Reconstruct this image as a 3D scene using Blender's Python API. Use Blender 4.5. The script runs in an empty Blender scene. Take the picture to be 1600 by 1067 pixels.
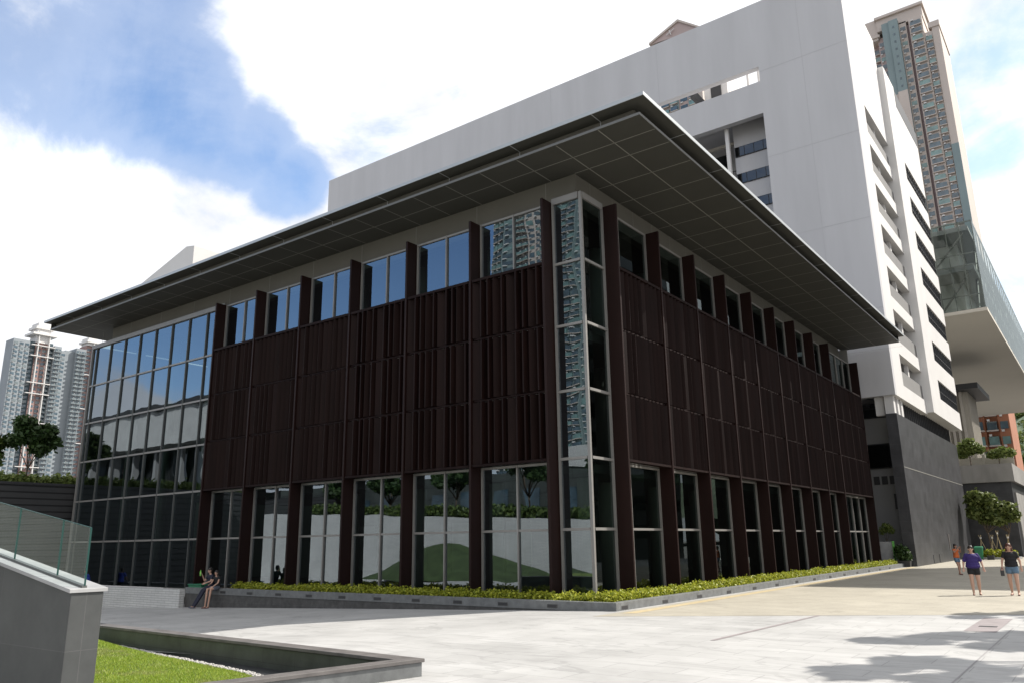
import bpy, bmesh, math, random
import numpy as np
from mathutils import Vector, Matrix, noise as mnoise
R = math.radians
random.seed(7)
sc = bpy.context.scene
C = sc.collection

# ------------------------------------------------------------------ camera
cd = bpy.data.cameras.new('camera'); cam = bpy.data.objects.new('camera', cd); C.objects.link(cam)
YAW, PITCH, ROLL = R(36.649), R(14.381), R(-0.848)
fwd = Vector((-math.sin(YAW)*math.cos(PITCH), math.cos(YAW)*math.cos(PITCH), math.sin(PITCH)))
rgt = Vector((math.cos(YAW), math.sin(YAW), 0)); upv = rgt.cross(fwd)
rgt2 = rgt*math.cos(ROLL)+upv*math.sin(ROLL); up2 = -rgt*math.sin(ROLL)+upv*math.cos(ROLL)
m = Matrix((rgt2, up2, -fwd)).transposed().to_4x4(); m.translation = (13.473, -22.317, 0.902)
cam.matrix_world = m
cd.sensor_width = 36; cd.lens = 36*1225.68/1600; cd.clip_end = 6000; cd.clip_start = .1
sc.camera = cam
def ray(x, y):
    v = fwd*1.0+rgt2*((x-800)/1225.68)+up2*((533.5-y)/1225.68); return v.normalized()

# ------------------------------------------------------------------ sun, sky, exposure
SAZ = (0.61, 0.79); SEL = R(45)
sv = Vector((SAZ[0]*math.cos(SEL), SAZ[1]*math.cos(SEL), math.sin(SEL))).normalized()
sl = bpy.data.lights.new('sun', 'SUN'); sl.energy = 5.0; sl.angle = R(.53); sl.color = (1, .95, .87)
so = bpy.data.objects.new('sun', sl); C.objects.link(so); so.rotation_euler = sv.to_track_quat('Z', 'Y').to_euler()
so.location = (0, 0, 120)
w = bpy.data.worlds.new('World'); sc.world = w; w.use_nodes = True
nt = w.node_tree; nt.nodes.clear()
def N(t, **k):
    n = nt.nodes.new(t)
    for a, b in k.items():
        if a == 'op': n.operation = b
        else: setattr(n, a, b)
    return n
def mth(op, a, b=None, c=None, clamp=False):
    n = N('ShaderNodeMath', op=op); n.use_clamp = clamp
    for i, v in enumerate((a, b, c)):
        if v is None: continue
        if isinstance(v, (int, float)): n.inputs[i].default_value = v
        else: nt.links.new(v, n.inputs[i])
    return n.outputs[0]
def rng(v, a, b, c=0., d=1.):
    n = N('ShaderNodeMapRange', interpolation_type='SMOOTHSTEP')
    nt.links.new(v, n.inputs['Value'])
    for i, q in zip(('From Min', 'From Max', 'To Min', 'To Max'), (a, b, c, d)): n.inputs[i].default_value = q
    return n.outputs[0]
sky = N('ShaderNodeTexSky', sky_type='NISHITA'); sky.sun_disc = False
sky.sun_elevation = SEL; sky.sun_rotation = math.atan2(SAZ[0], SAZ[1]); sky.air_density = 1.0; sky.dust_density = .6; sky.ozone_density = 1.5
tc = N('ShaderNodeTexCoord'); D = tc.outputs['Generated']
sep = N('ShaderNodeSeparateXYZ'); nt.links.new(D, sep.inputs[0])
zc = mth('ADD', mth('MAXIMUM', sep.outputs[2], 0.0), 0.22)
cmb = N('ShaderNodeCombineXYZ'); nt.links.new(mth('DIVIDE', sep.outputs[0], zc), cmb.inputs[0]); nt.links.new(mth('DIVIDE', sep.outputs[1], zc), cmb.inputs[1])
def noise(vec, scale, detail, rough, off=0., dist=0.):
    n = N('ShaderNodeTexNoise'); mp = N('ShaderNodeMapping'); mp.inputs['Location'].default_value = (off, off*.7, off*.3)
    nt.links.new(vec, mp.inputs[0]); nt.links.new(mp.outputs[0], n.inputs['Vector'])
    n.inputs['Scale'].default_value = scale; n.inputs['Detail'].default_value = detail; n.inputs['Roughness'].default_value = rough
    n.inputs['Distortion'].default_value = dist
    return n.outputs['Fac']
big = noise(D, 4.6, 10, .60, 3.1, .35)
wisp = noise(cmb.outputs[0], 2.2, 10, .62, 5.3, .6)
def disc(dirv, r0, r1, amt=1.):
    vm = N('ShaderNodeVectorMath', op='DOT_PRODUCT'); nt.links.new(D, vm.inputs[0]); vm.inputs[1].default_value = dirv
    return rng(vm.outputs['Value'], math.cos(R(r1)), math.cos(R(r0)), 0, amt)
discs = []
for px, py, r0, r1, a in [(10, 20, 3, 9, 1.), (90, 10, 4, 10.5, 1.15), (175, 50, 3, 9.5, 1.2), (240, 110, 2, 7, 1.2), (310, 185, 1, 5.0, 1.1), (385, 225, .5, 4.3, 1.), (450, 285, .3, 3.6, .95), (75, 165, .2, 2., .9),
                          (1560, 130, 1.5, 5.5, .8), (1535, 215, 1, 4, .8), (1600, 60, 2, 6, .7), (1595, 480, 1, 3.5, .55)]:
    discs.append(disc(tuple(ray(px, py)), r0, r1, a))
for px, py, r0, r1, a in [(150, 470, 2, 8, 1.), (300, 470, 4, 8, 2.), (440, 420, 5, 9.5, 2.2), (600, 370, 6, 11, 2.2), (760, 320, 7, 13, 2.2), (700, 480, 3, 8, 1.6), (520, 260, 8, 16, 1.6), (900, 250, 9, 18, 1.)]:
    r_ = ray(px, py); discs.append(disc((r_.x, -r_.y, r_.z), r0, r1, a))
blue = discs[0]
for d_ in discs[1:]: blue = mth('MAXIMUM', blue, d_)
# cloud cover: everywhere except in the openings, with a ragged noise edge
n2 = mth('ADD', mth('MULTIPLY', big, .55), mth('MULTIPLY', wisp, .45))
val = mth('ADD', mth('SUBTRACT', 1.0, blue), mth('MULTIPLY', mth('SUBTRACT', n2, .5), 4.2))
cover = mth('ADD', mth('MULTIPLY', rng(val, .12, .78), .76), mth('MULTIPLY', rng(val, -.75, .15), .24))
soft = noise(D, 5.5, 9, .55, 9.0, .2)
shade = noise(D, 2.6, 5, .5, 1.7)
lum = mth('ADD', mth('MULTIPLY', rng(shade, .36, .60), .16), mth('ADD', .64, mth('MULTIPLY', rng(soft, .3, .6), .14)))
hs = N('ShaderNodeVectorMath', op='SCALE'); hs.inputs[0].default_value = (.97, .985, 1.02); nt.links.new(lum, hs.inputs['Scale'])
skt = N('ShaderNodeVectorMath', op='MULTIPLY'); nt.links.new(sky.outputs[0], skt.inputs[0]); skt.inputs[1].default_value = (.98, 1.06, 1.13)
skys = N('ShaderNodeVectorMath', op='SCALE'); nt.links.new(skt.outputs[0], skys.inputs[0]); skys.inputs['Scale'].default_value = .15
mixw = N('ShaderNodeMix', data_type='RGBA'); nt.links.new(cover, mixw.inputs[0]); nt.links.new(skys.outputs[0], mixw.inputs[6]); nt.links.new(hs.outputs[0], mixw.inputs[7])
# ground half of the world stays dull
gm = N('ShaderNodeMix', data_type='RGBA'); nt.links.new(rng(sep.outputs[2], -.03, .0), gm.inputs[0]); gm.inputs[6].default_value = (.25, .26, .26, 1); nt.links.new(mixw.outputs[2], gm.inputs[7])
bg = N('ShaderNodeBackground'); nt.links.new(gm.outputs[2], bg.inputs[0]); bg.inputs[1].default_value = 1.0
ow = N('ShaderNodeOutputWorld'); nt.links.new(bg.outputs[0], ow.inputs[0])
sc.view_settings.view_transform = 'Standard'; sc.view_settings.look = 'None'; sc.view_settings.gamma = 1
sc.view_settings.use_curve_mapping = False; sc.view_settings.exposure = 0.5
sc.render.engine = 'CYCLES'
sc.cycles.max_bounces = 7; sc.cycles.transparent_max_bounces = 16; sc.cycles.caustics_reflective = False; sc.cycles.caustics_refractive = False

# ------------------------------------------------------------------ materials
def mat(name, col, rough=.6, metal=0., var=.0, vscale=3., bump=0., bscale=30., spec=.4, stretch=None, col2=None):
    mt = bpy.data.materials.new(name); mt.use_nodes = True; t = mt.node_tree; b = t.nodes['Principled BSDF']
    b.inputs['Base Color'].default_value = (*col, 1); b.inputs['Roughness'].default_value = rough; b.inputs['Metallic'].default_value = metal
    b.inputs['Specular IOR Level'].default_value = spec
    if var or bump or col2:
        tcn = t.nodes.new('ShaderNodeTexCoord'); mp = t.nodes.new('ShaderNodeMapping'); t.links.new(tcn.outputs['Object'], mp.inputs[0])
        if stretch: mp.inputs['Scale'].default_value = stretch
        nz = t.nodes.new('ShaderNodeTexNoise'); nz.inputs['Scale'].default_value = vscale; nz.inputs['Detail'].default_value = 6; nz.inputs['Roughness'].default_value = .6
        t.links.new(mp.outputs[0], nz.inputs['Vector'])
        cr = t.nodes.new('ShaderNodeMapRange'); cr.inputs['From Min'].default_value = .3; cr.inputs['From Max'].default_value = .7
        t.links.new(nz.outputs['Fac'], cr.inputs['Value'])
        mx = t.nodes.new('ShaderNodeMix'); mx.data_type = 'RGBA'; t.links.new(cr.outputs[0], mx.inputs[0])
        c2 = col2 or tuple(min(1, c*(1+var)) for c in col); c1 = col if col2 else tuple(c*(1-var) for c in col)
        mx.inputs[6].default_value = (*c1, 1); mx.inputs[7].default_value = (*c2, 1); t.links.new(mx.outputs[2], b.inputs['Base Color'])
        if bump:
            nb = t.nodes.new('ShaderNodeTexNoise'); nb.inputs['Scale'].default_value = bscale; nb.inputs['Detail'].default_value = 4; t.links.new(tcn.outputs['Object'], nb.inputs['Vector'])
            bp = t.nodes.new('ShaderNodeBump'); bp.inputs['Strength'].default_value = bump; bp.inputs['Distance'].default_value = .02
            t.links.new(nb.outputs['Fac'], bp.inputs['Height']); t.links.new(bp.outputs[0], b.inputs['Normal'])
    return mt
def brickmat(name, c1, c2, cm, bw, bh, mortar=.01, rough=.7, axes='XYZ', var=.12, bump=.3, off=.5, mscale=1., spec=.4, vein=0):
    """tiles / courses: axes tells which object axes run along and across the courses"""
    mt = bpy.data.materials.new(name); mt.use_nodes = True; t = mt.node_tree; b = t.nodes['Principled BSDF']
    tcn = t.nodes.new('ShaderNodeTexCoord'); s = t.nodes.new('ShaderNodeSeparateXYZ'); t.links.new(tcn.outputs['Object'], s.inputs[0])
    c = t.nodes.new('ShaderNodeCombineXYZ')
    ix = {'X': 0, 'Y': 1, 'Z': 2}
    if axes == 'WALL':
        ad = t.nodes.new('ShaderNodeMath'); ad.operation = 'ADD'; t.links.new(s.outputs[0], ad.inputs[0]); t.links.new(s.outputs[1], ad.inputs[1])
        t.links.new(ad.outputs[0], c.inputs[0]); t.links.new(s.outputs[2], c.inputs[1])
    else:
        for i in range(2): t.links.new(s.outputs[ix[axes[i]]], c.inputs[i])
    br = t.nodes.new('ShaderNodeTexBrick'); t.links.new(c.outputs[0], br.inputs['Vector'])
    br.inputs['Scale'].default_value = 1; br.inputs['Brick Width'].default_value = bw; br.inputs['Row Height'].default_value = bh
    br.inputs['Mortar Size'].default_value = mortar; br.inputs['Mortar Smooth'].default_value = .1; br.offset = off
    br.inputs['Color1'].default_value = (*c1, 1); br.inputs['Color2'].default_value = (*c2, 1); br.inputs['Mortar'].default_value = (*cm, 1)
    nz = t.nodes.new('ShaderNodeTexNoise'); nz.inputs['Scale'].default_value = .6*mscale; nz.inputs['Detail'].default_value = 8; nz.inputs['Roughness'].default_value = .65
    t.links.new(tcn.outputs['Object'], nz.inputs['Vector'])
    mr = t.nodes.new('ShaderNodeMapRange'); mr.inputs['From Min'].default_value = .3; mr.inputs['From Max'].default_value = .7; mr.inputs['To Min'].default_value = 1-var; mr.inputs['To Max'].default_value = 1+var*.4
    t.links.new(nz.outputs['Fac'], mr.inputs['Value'])
    val_ = mr.outputs[0]
    if vein:
        mp = t.nodes.new('ShaderNodeMapping'); mp.inputs['Scale'].default_value = (.16, .5, .5); t.links.new(tcn.outputs['Object'], mp.inputs[0])
        n3 = t.nodes.new('ShaderNodeTexNoise'); n3.inputs['Scale'].default_value = 1.; n3.inputs['Detail'].default_value = 9; n3.inputs['Distortion'].default_value = 1.6; t.links.new(mp.outputs[0], n3.inputs['Vector'])
        ab = t.nodes.new('ShaderNodeMath'); ab.operation = 'COMPARE'; ab.inputs[1].default_value = .5; ab.inputs[2].default_value = .012; t.links.new(n3.outputs['Fac'], ab.inputs[0])
        n4 = t.nodes.new('ShaderNodeTexNoise'); n4.inputs['Scale'].default_value = .22; n4.inputs['Detail'].default_value = 12; n4.inputs['Roughness'].default_value = .7; t.links.new(tcn.outputs['Object'], n4.inputs['Vector'])
        m4 = t.nodes.new('ShaderNodeMapRange'); m4.inputs['From Min'].default_value = .52; m4.inputs['From Max'].default_value = .72; m4.inputs['To Min'].default_value = 1; m4.inputs['To Max'].default_value = 1-vein*1.6; t.links.new(n4.outputs['Fac'], m4.inputs['Value'])
        ml = t.nodes.new('ShaderNodeMath'); ml.operation = 'MULTIPLY_ADD'; t.links.new(ab.outputs[0], ml.inputs[0]); ml.inputs[1].default_value = -vein; ml.inputs[2].default_value = 1
        m5 = t.nodes.new('ShaderNodeMath'); m5.operation = 'MULTIPLY'; t.links.new(ml.outputs[0], m5.inputs[0]); t.links.new(m4.outputs[0], m5.inputs[1])
        m6 = t.nodes.new('ShaderNodeMath'); m6.operation = 'MULTIPLY'; t.links.new(m5.outputs[0], m6.inputs[0]); t.links.new(val_, m6.inputs[1]); val_ = m6.outputs[0]
    sc_ = t.nodes.new('ShaderNodeVectorMath'); sc_.operation = 'SCALE'; t.links.new(br.outputs['Color'], sc_.inputs[0]); t.links.new(val_, sc_.inputs['Scale'])
    t.links.new(sc_.outputs[0], b.inputs['Base Color']); b.inputs['Roughness'].default_value = rough; b.inputs['Specular IOR Level'].default_value = spec
    if bump:
        bp = t.nodes.new('ShaderNodeBump'); bp.inputs['Strength'].default_value = bump; bp.inputs['Distance'].default_value = .01; bp.invert = True
        t.links.new(br.outputs['Fac'], bp.inputs['Height']); t.links.new(bp.outputs[0], b.inputs['Normal'])
    return mt
def glassmat(name, tint=(.35, .45, .42), refl=.2, grz=.75, gcol=(.85, .92, .92), rough=.0, wob=.0, wscale=.35):
    mt = bpy.data.materials.new(name); mt.use_nodes = True; t = mt.node_tree; t.nodes.clear()
    o = t.nodes.new('ShaderNodeOutputMaterial'); tr = t.nodes.new('ShaderNodeBsdfTransparent'); tr.inputs[0].default_value = (*tint, 1)
    g = t.nodes.new('ShaderNodeBsdfGlossy'); g.inputs['Color'].default_value = (*gcol, 1); g.inputs['Roughness'].default_value = rough
    lw = t.nodes.new('ShaderNodeFresnel'); lw.inputs['IOR'].default_value = 1.5
    mr = t.nodes.new('ShaderNodeMapRange'); mr.inputs['From Min'].default_value = .04; mr.inputs['From Max'].default_value = 1; mr.inputs['To Min'].default_value = refl; mr.inputs['To Max'].default_value = grz
    t.links.new(lw.outputs[0], mr.inputs['Value']); mx = t.nodes.new('ShaderNodeMixShader'); t.links.new(mr.outputs[0], mx.inputs[0])
    t.links.new(tr.outputs[0], mx.inputs[1]); t.links.new(g.outputs[0], mx.inputs[2]); t.links.new(mx.outputs[0], o.inputs[0])
    if wob:
        tcn = t.nodes.new('ShaderNodeTexCoord'); nz = t.nodes.new('ShaderNodeTexNoise'); nz.inputs['Scale'].default_value = wscale; nz.inputs['Detail'].default_value = 1
        t.links.new(tcn.outputs['Object'], nz.inputs['Vector']); bp = t.nodes.new('ShaderNodeBump'); bp.inputs['Strength'].default_value = 1; bp.inputs['Distance'].default_value = wob
        t.links.new(nz.outputs['Fac'], bp.inputs['Height']); t.links.new(bp.outputs[0], g.inputs['Normal'])
    return mt
def leafmat(name, c1, c2, c3, trans=.35):
    mt = bpy.data.materials.new(name); mt.use_nodes = True; t = mt.node_tree; t.nodes.clear()
    o = t.nodes.new('ShaderNodeOutputMaterial'); ge = t.nodes.new('ShaderNodeNewGeometry'); cr = t.nodes.new('ShaderNodeValToRGB')
    cr.color_ramp.elements[0].color = (*c1, 1); cr.color_ramp.elements[1].color = (*c3, 1); e = cr.color_ramp.elements.new(.5); e.color = (*c2, 1)
    t.links.new(ge.outputs['Random Per Island'], cr.inputs[0])
    d = t.nodes.new('ShaderNodeBsdfPrincipled'); d.inputs['Roughness'].default_value = .5; d.inputs['Specular IOR Level'].default_value = .3
    tr = t.nodes.new('ShaderNodeBsdfTranslucent'); t.links.new(cr.outputs[0], d.inputs['Base Color']); t.links.new(cr.outputs[0], tr.inputs[0])
    mx = t.nodes.new('ShaderNodeMixShader'); mx.inputs[0].default_value = trans; t.links.new(d.outputs[0], mx.inputs[1]); t.links.new(tr.outputs[0], mx.inputs[2]); t.links.new(mx.outputs[0], o.inputs[0])
    return mt
M = {}
M['brown'] = mat('brown_metal', (.0145, .0058, .0047), .5, .0, .22, 1.2, spec=.18, stretch=(1, 1, .25))
M['louvre'] = mat('brown_louvre', (.0105, .0041, .0033), .6, .0, .3, 2., spec=.12, stretch=(1, 1, .2))
M['post'] = mat('pale_aluminium', (.24, .232, .22), .5, .3, .05, 3)
M['alu'] = mat('aluminium', (.25, .24, .225), .45, .3, .05, 3)
M['aludark'] = mat('dark_aluminium', (.11, .115, .11), .45, .35)
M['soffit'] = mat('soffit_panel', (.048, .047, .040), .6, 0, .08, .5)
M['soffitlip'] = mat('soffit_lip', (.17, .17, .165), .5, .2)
M['joint'] = mat('panel_joint', (.20, .195, .175), .6)
M['band'] = mat('wall_panel', (.125, .118, .098), .6, 0, .06, .8)
M['roofedge'] = mat('roof_edge_metal', (.42, .44, .45), .4, .3)
M['glass'] = glassmat('facade_glass', (.24, .32, .29), .235, .9, (.72, .82, .92), 0, .007, .5)
M['glass_side'] = glassmat('side_glass', (.22, .28, .26), .06, .75, (.75, .85, .85), 0, .004, .4)
M['clear'] = glassmat('clear_glass', (.86, .93, .91), .04, .6, (.9, 1, .97))
M['glassedge'] = mat('glass_edge', (.015, .055, .048), .4, spec=.2)
M['boxglass'] = glassmat('box_glass', (.66, .72, .70), .035, .45, (.8, .88, .88), .0)
M['interior'] = mat('interior_wall', (.26, .26, .25), .8)
M['interior2'] = mat('interior_floor', (.16, .16, .15), .7)
M['pale'] = mat('interior_screen', (.45, .45, .42), .8)
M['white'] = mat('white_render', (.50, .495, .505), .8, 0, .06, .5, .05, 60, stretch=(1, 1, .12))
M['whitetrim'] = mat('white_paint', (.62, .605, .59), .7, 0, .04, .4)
M['whitejoint'] = mat('render_joint', (.465, .46, .47), .8)
M['balcony'] = mat('balcony_render', (.20, .195, .19), .8, 0, .06, .5)
M['greywall'] = mat('grey_render', (.30, .30, .30), .8, 0, .06, .5)
M['darkstone'] = brickmat('dark_stone', (.050, .050, .054), (.038, .038, .041), (.085, .085, .09), 1.2, .75, .004, .45, 'WALL', .5, .1, .5, 1.4)
M['darkglass'] = glassmat('dark_glass', (.03, .035, .04), .10, .8, (.8, .85, .9))
M['blueglass'] = glassmat('blue_glass', (.03, .04, .06), .5, .85, (.75, .85, 1.))
M['darkmetal'] = mat('dark_metal', (.035, .035, .037), .5)
M['concrete'] = mat('concrete', (.26, .25, .235), .85, 0, .2, .7, .1, 20, stretch=(1, 1, .3))
M['underside'] = mat('pale_underside', (.60, .56, .49), .8, 0, .04, .1)
M['beigeconc'] = mat('beige_concrete', (.42, .39, .34), .85, 0, .06, .3)
M['granite'] = brickmat('grey_granite', (.058, .061, .060), (.050, .053, .052), (.08, .08, .08), 1.8, 1.02, .004, .55, 'WALL', .22, .1, .0, 5)
M['granite2'] = mat('planter_granite', (.14, .145, .145), .6, 0, .25, 4, .1, 60)
M['granlow'] = brickmat('planter_stone', (.085, .083, .08), (.07, .068, .066), (.12, .12, .12), 1.9, .3, .004, .6, 'WALL', .5, .15, .0, 6)
M['coping'] = mat('coping_stone', (.30, .30, .30), .5, 0, .15, 3)
M['slate'] = mat('dark_slate_cap', (.125, .115, .11), .5, 0, .25, 3)
M['poolwall'] = brickmat('pool_wall_stone', (.075, .085, .072), (.062, .07, .06), (.035, .035, .03), .9, .6, .004, .45, 'WALL', .45, .1, .0, 3)
M['blackstone'] = mat('black_gravel', (.018, .019, .02), .5, 0, .4, 40, .4, 60)
M['pebble'] = mat('pebble', (.42, .40, .38), .7, 0, .3, 30)
M['annexwall'] = brickmat('annex_wall', (.075, .085, .08), (.06, .07, .065), (.03, .03, .03), 1.85, 1.2, .03, .6, 'WALL', .3, .2)
M['whitetile'] = brickmat('white_tile', (.62, .62, .60), (.56, .56, .55), (.36, .36, .35), .6, .1, .012, .5, 'WALL', .15, .2)
M['darkslat'] = brickmat('dark_slatted_wall', (.045, .045, .046), (.040, .040, .041), (.008, .008, .008), 40., .36, .045, .55, 'WALL', .15, .6)
M['pave'] = brickmat('plaza_paver', (.42, .415, .405), (.385, .38, .37), (.27, .265, .26), 1.2, .6, .008, .65, 'XY', .20, .05, .5, .8, vein=.13)
M['beige'] = brickmat('beige_paver', (.39, .36, .295), (.36, .33, .27), (.30, .275, .225), .6, .3, .006, .7, 'XY', .18, .05, .5, .8, vein=.1)
M['yellow'] = mat('yellow_tactile', (.44, .36, .22), .7, 0, .15, 5)
M['darkpave'] = mat('dark_paver', (.25, .22, .22), .7, 0, .15, 3)
M['jointline'] = mat('paving_joint', (.28, .27, .27), .8)
M['asphalt'] = mat('city_ground', (.16, .16, .155), .9, 0, .2, .05)
M['grass'] = mat('lawn_soil', (.10, .14, .025), .9, 0, .3, 2.5, .4, 80)
M['moundgrass'] = mat('mound_grass', (.040, .062, .022), .95, 0, .35, 1.4, .6, 30)
M['blade'] = leafmat('grass_blade', (.17, .26, .02), (.26, .36, .04), (.38, .42, .08), .4)
M['dryblade'] = leafmat('dry_blade', (.20, .24, .05), (.34, .34, .12), (.30, .38, .08), .4)
M['hedge'] = leafmat('hedge_leaf', (.15, .19, .015), (.30, .33, .03), (.46, .46, .06), .35)
M['leafA'] = leafmat('tree_leaf', (.035, .06, .015), (.07, .11, .025), (.14, .19, .05), .3)
M['leafD'] = leafmat('olive_leaf', (.06, .085, .02), (.12, .155, .04), (.22, .25, .08), .3)
M['leafB'] = leafmat('dark_leaf', (.02, .045, .012), (.035, .07, .018), (.06, .10, .03), .25)
M['leafC'] = leafmat('light_leaf', (.09, .13, .03), (.15, .20, .05), (.24, .28, .08), .35)
M['bark'] = mat('bark', (.10, .075, .055), .9, 0, .3, 8)
M['stake'] = mat('bamboo_stake', (.42, .34, .20), .7, 0, .2, 10)
M['hill'] = mat('wooded_hill', (.085, .12, .07), .95, 0, .5, .09, .5, .2)
M['cream'] = mat('cream_tile', (.50, .435, .39), .75, 0, .05, .1)
M['pink'] = mat('pink_tile', (.42, .33, .31), .75, 0, .08, .1)
M['darkpink'] = mat('dark_pink_tile', (.20, .15, .15), .75)
M['teal'] = mat('teal_tile', (.20, .255, .26), .7, 0, .06, .1)
M['tealdark'] = mat('dark_teal_tile', (.055, .085, .10), .7)
M['tealglass'] = mat('green_window', (.14, .235, .225), .12, 0, .35, .4, spec=.8)
M['winblue'] = mat('tinted_window', (.055, .09, .115), .1, 0, .5, .6, spec=.9)
M['bluewin'] = mat('grey_green_window', (.15, .18, .19), .2, 0, .3, .4, spec=.6)
M['towergrey'] = mat('grey_tower_tile', (.245, .27, .29), .75, 0, .08, .1)
M['towerred'] = mat('red_brown_tile', (.28, .185, .17), .75, 0, .1, .2)
M['orange'] = mat('orange_tile', (.36, .15, .085), .75, 0, .1, .2)
M['green'] = mat('green_plastic', (.02, .16, .08), .4)
M['greenstripe'] = mat('green_paint', (.15, .45, .10), .5)
M['skin'] = mat('skin', (.36, .20, .14), .55)
M['skin2'] = mat('pale_skin', (.44, .27, .20), .55)
M['hair'] = mat('dark_hair', (.015, .010, .008), .45)
M['hairred'] = mat('brown_hair', (.07, .022, .012), .45)
for n_, c_ in dict(purple=(.028, .015, .115), black=(.008, .008, .010), denim=(.09, .15, .22), orangecloth=(.50, .12, .03), navy=(.012, .014, .03), bluecloth=(.03, .06, .35), greyshort=(.10, .11, .14), shoe=(.12, .06, .06), eye=(.01, .01, .01), lip=(.35, .08, .08), bottle=(.25, .60, .12), whitecloth=(.7, .7, .7)).items():
    M[n_] = mat(n_, c_, .75, 0, .12, 12)
M['stain'] = mat('lime_stain', (.20, .20, .20), .7, 0, .25, 3, stretch=(1, 1, .2))

# ------------------------------------------------------------------ mesh helpers
class MB:
    def __init__(s): s.v = []; s.f = []; s.mi = []
    def box(s, x0, x1, y0, y1, z0, z1, mi=0):
        s.hexa([(x0, y0, z0), (x1, y0, z0), (x1, y1, z0), (x0, y1, z0), (x0, y0, z1), (x1, y0, z1), (x1, y1, z1), (x0, y1, z1)], mi); return s
    def hexa(s, p, mi=0):
        b = len(s.v); s.v += [tuple(q) for q in p]
        for f in ((0, 3, 2, 1), (4, 5, 6, 7), (0, 1, 5, 4), (1, 2, 6, 5), (2, 3, 7, 6), (3, 0, 4, 7)): s.f.append([b+i for i in f]); s.mi.append(mi)
        return s
    def poly(s, pts, mi=0):
        b = len(s.v); s.v += [tuple(q) for q in pts]; s.f.append(list(range(b, b+len(pts)))); s.mi.append(mi); return s
    def prism(s, pts, z0, z1, mi=0):
        """vertical prism over a counter-clockwise outline"""
        n = len(pts); s.poly([(x, y, z1) for x, y in pts], mi); s.poly([(x, y, z0) for x, y in pts][::-1], mi)
        for i in range(n):
            a, b = pts[i], pts[(i+1) % n]; s.poly([(a[0], a[1], z0), (b[0], b[1], z0), (b[0], b[1], z1), (a[0], a[1], z1)], mi)
        return s
    def tube(s, a, b, r0, r1=None, n=8, mi=0):
        a, b = Vector(a), Vector(b); r1 = r0 if r1 is None else r1; d = (b-a).normalized()
        u = d.orthogonal().normalized(); v = d.cross(u); k = len(s.v)
        for p, r in ((a, r0), (b, r1)):
            for i in range(n):
                t = 2*math.pi*i/n; s.v.append(tuple(p+u*math.cos(t)*r+v*math.sin(t)*r))
        for i in range(n): s.f.append([k+i, k+(i+1) % n, k+n+(i+1) % n, k+n+i]); s.mi.append(mi)
        s.f.append([k+i for i in range(n)][::-1]); s.f.append([k+n+i for i in range(n)]); s.mi += [mi, mi]
        return s
    def cone_chain(s, pts, n=8, mi=0):
        for (a, ra), (b, rb) in zip(pts[:-1], pts[1:]): s.tube(a, b, ra, rb, n, mi)
        return s
    def sphere(s, c, r, n=10, mi=0):
        k = len(s.v); rx, ry, rz = (r, r, r) if isinstance(r, (int, float)) else r
        rows = n//2
        for j in range(rows+1):
            ph = math.pi*j/rows
            for i in range(n):
                t = 2*math.pi*i/n; s.v.append((c[0]+rx*math.sin(ph)*math.cos(t), c[1]+ry*math.sin(ph)*math.sin(t), c[2]+rz*math.cos(ph)))
        for j in range(rows):
            for i in range(n): s.f.append([k+j*n+i, k+(j+1)*n+i, k+(j+1)*n+(i+1) % n, k+j*n+(i+1) % n]); s.mi.append(mi)
        return s
    def build(s, name, mats, parent=None, bevel=0, smooth=False):
        if not isinstance(mats, (list, tuple)): mats = [mats]
        off = wloc(parent) if parent else Vector((0, 0, 0))
        me = bpy.data.meshes.new(name)
        me.from_pydata([(x-off.x, y-off.y, z-off.z) for x, y, z in s.v], [], s.f)
        for m_ in mats: me.materials.append(m_)
        if len(mats) > 1: me.polygons.foreach_set('material_index', s.mi)
        if smooth: me.polygons.foreach_set('use_smooth', [True]*len(me.polygons))
        me.update(); o = bpy.data.objects.new(name, me); C.objects.link(o)
        if parent: o.parent = parent
        if bevel:
            md = o.modifiers.new('bevel', 'BEVEL'); md.width = bevel; md.segments = 2; md.limit_method = 'ANGLE'
        return o
def wloc(o):
    v = Vector((0, 0, 0))
    while o: v = v+o.location; o = o.parent
    return v
def tag(o, label, cat, group=None):
    o['label'] = label; o['category'] = cat
    if group: o['group'] = group
    return o
def thing(name, loc, label, cat, group=None):
    o = bpy.data.objects.new(name, None); C.objects.link(o); o.location = loc; o.empty_display_size = .5
    return tag(o, label, cat, group)
def struct(o, kind='structure'): o['kind'] = kind; return o
def many(parent, name, items, mats, limit=100):
    """items: (distance, function that adds to an MB); the nearest become parts, the rest one part"""
    items.sort(key=lambda q: q[0])
    for d, fn in items[:limit]:
        mb = MB(); fn(mb); mb.build(name, mats, parent)
    if len(items) > limit:
        mb = MB()
        for d, fn in items[limit:]: fn(mb)
        struct(mb.build(name, mats, parent), 'stuff')
CAMP = Vector((13.473, -22.317, .902))

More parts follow.
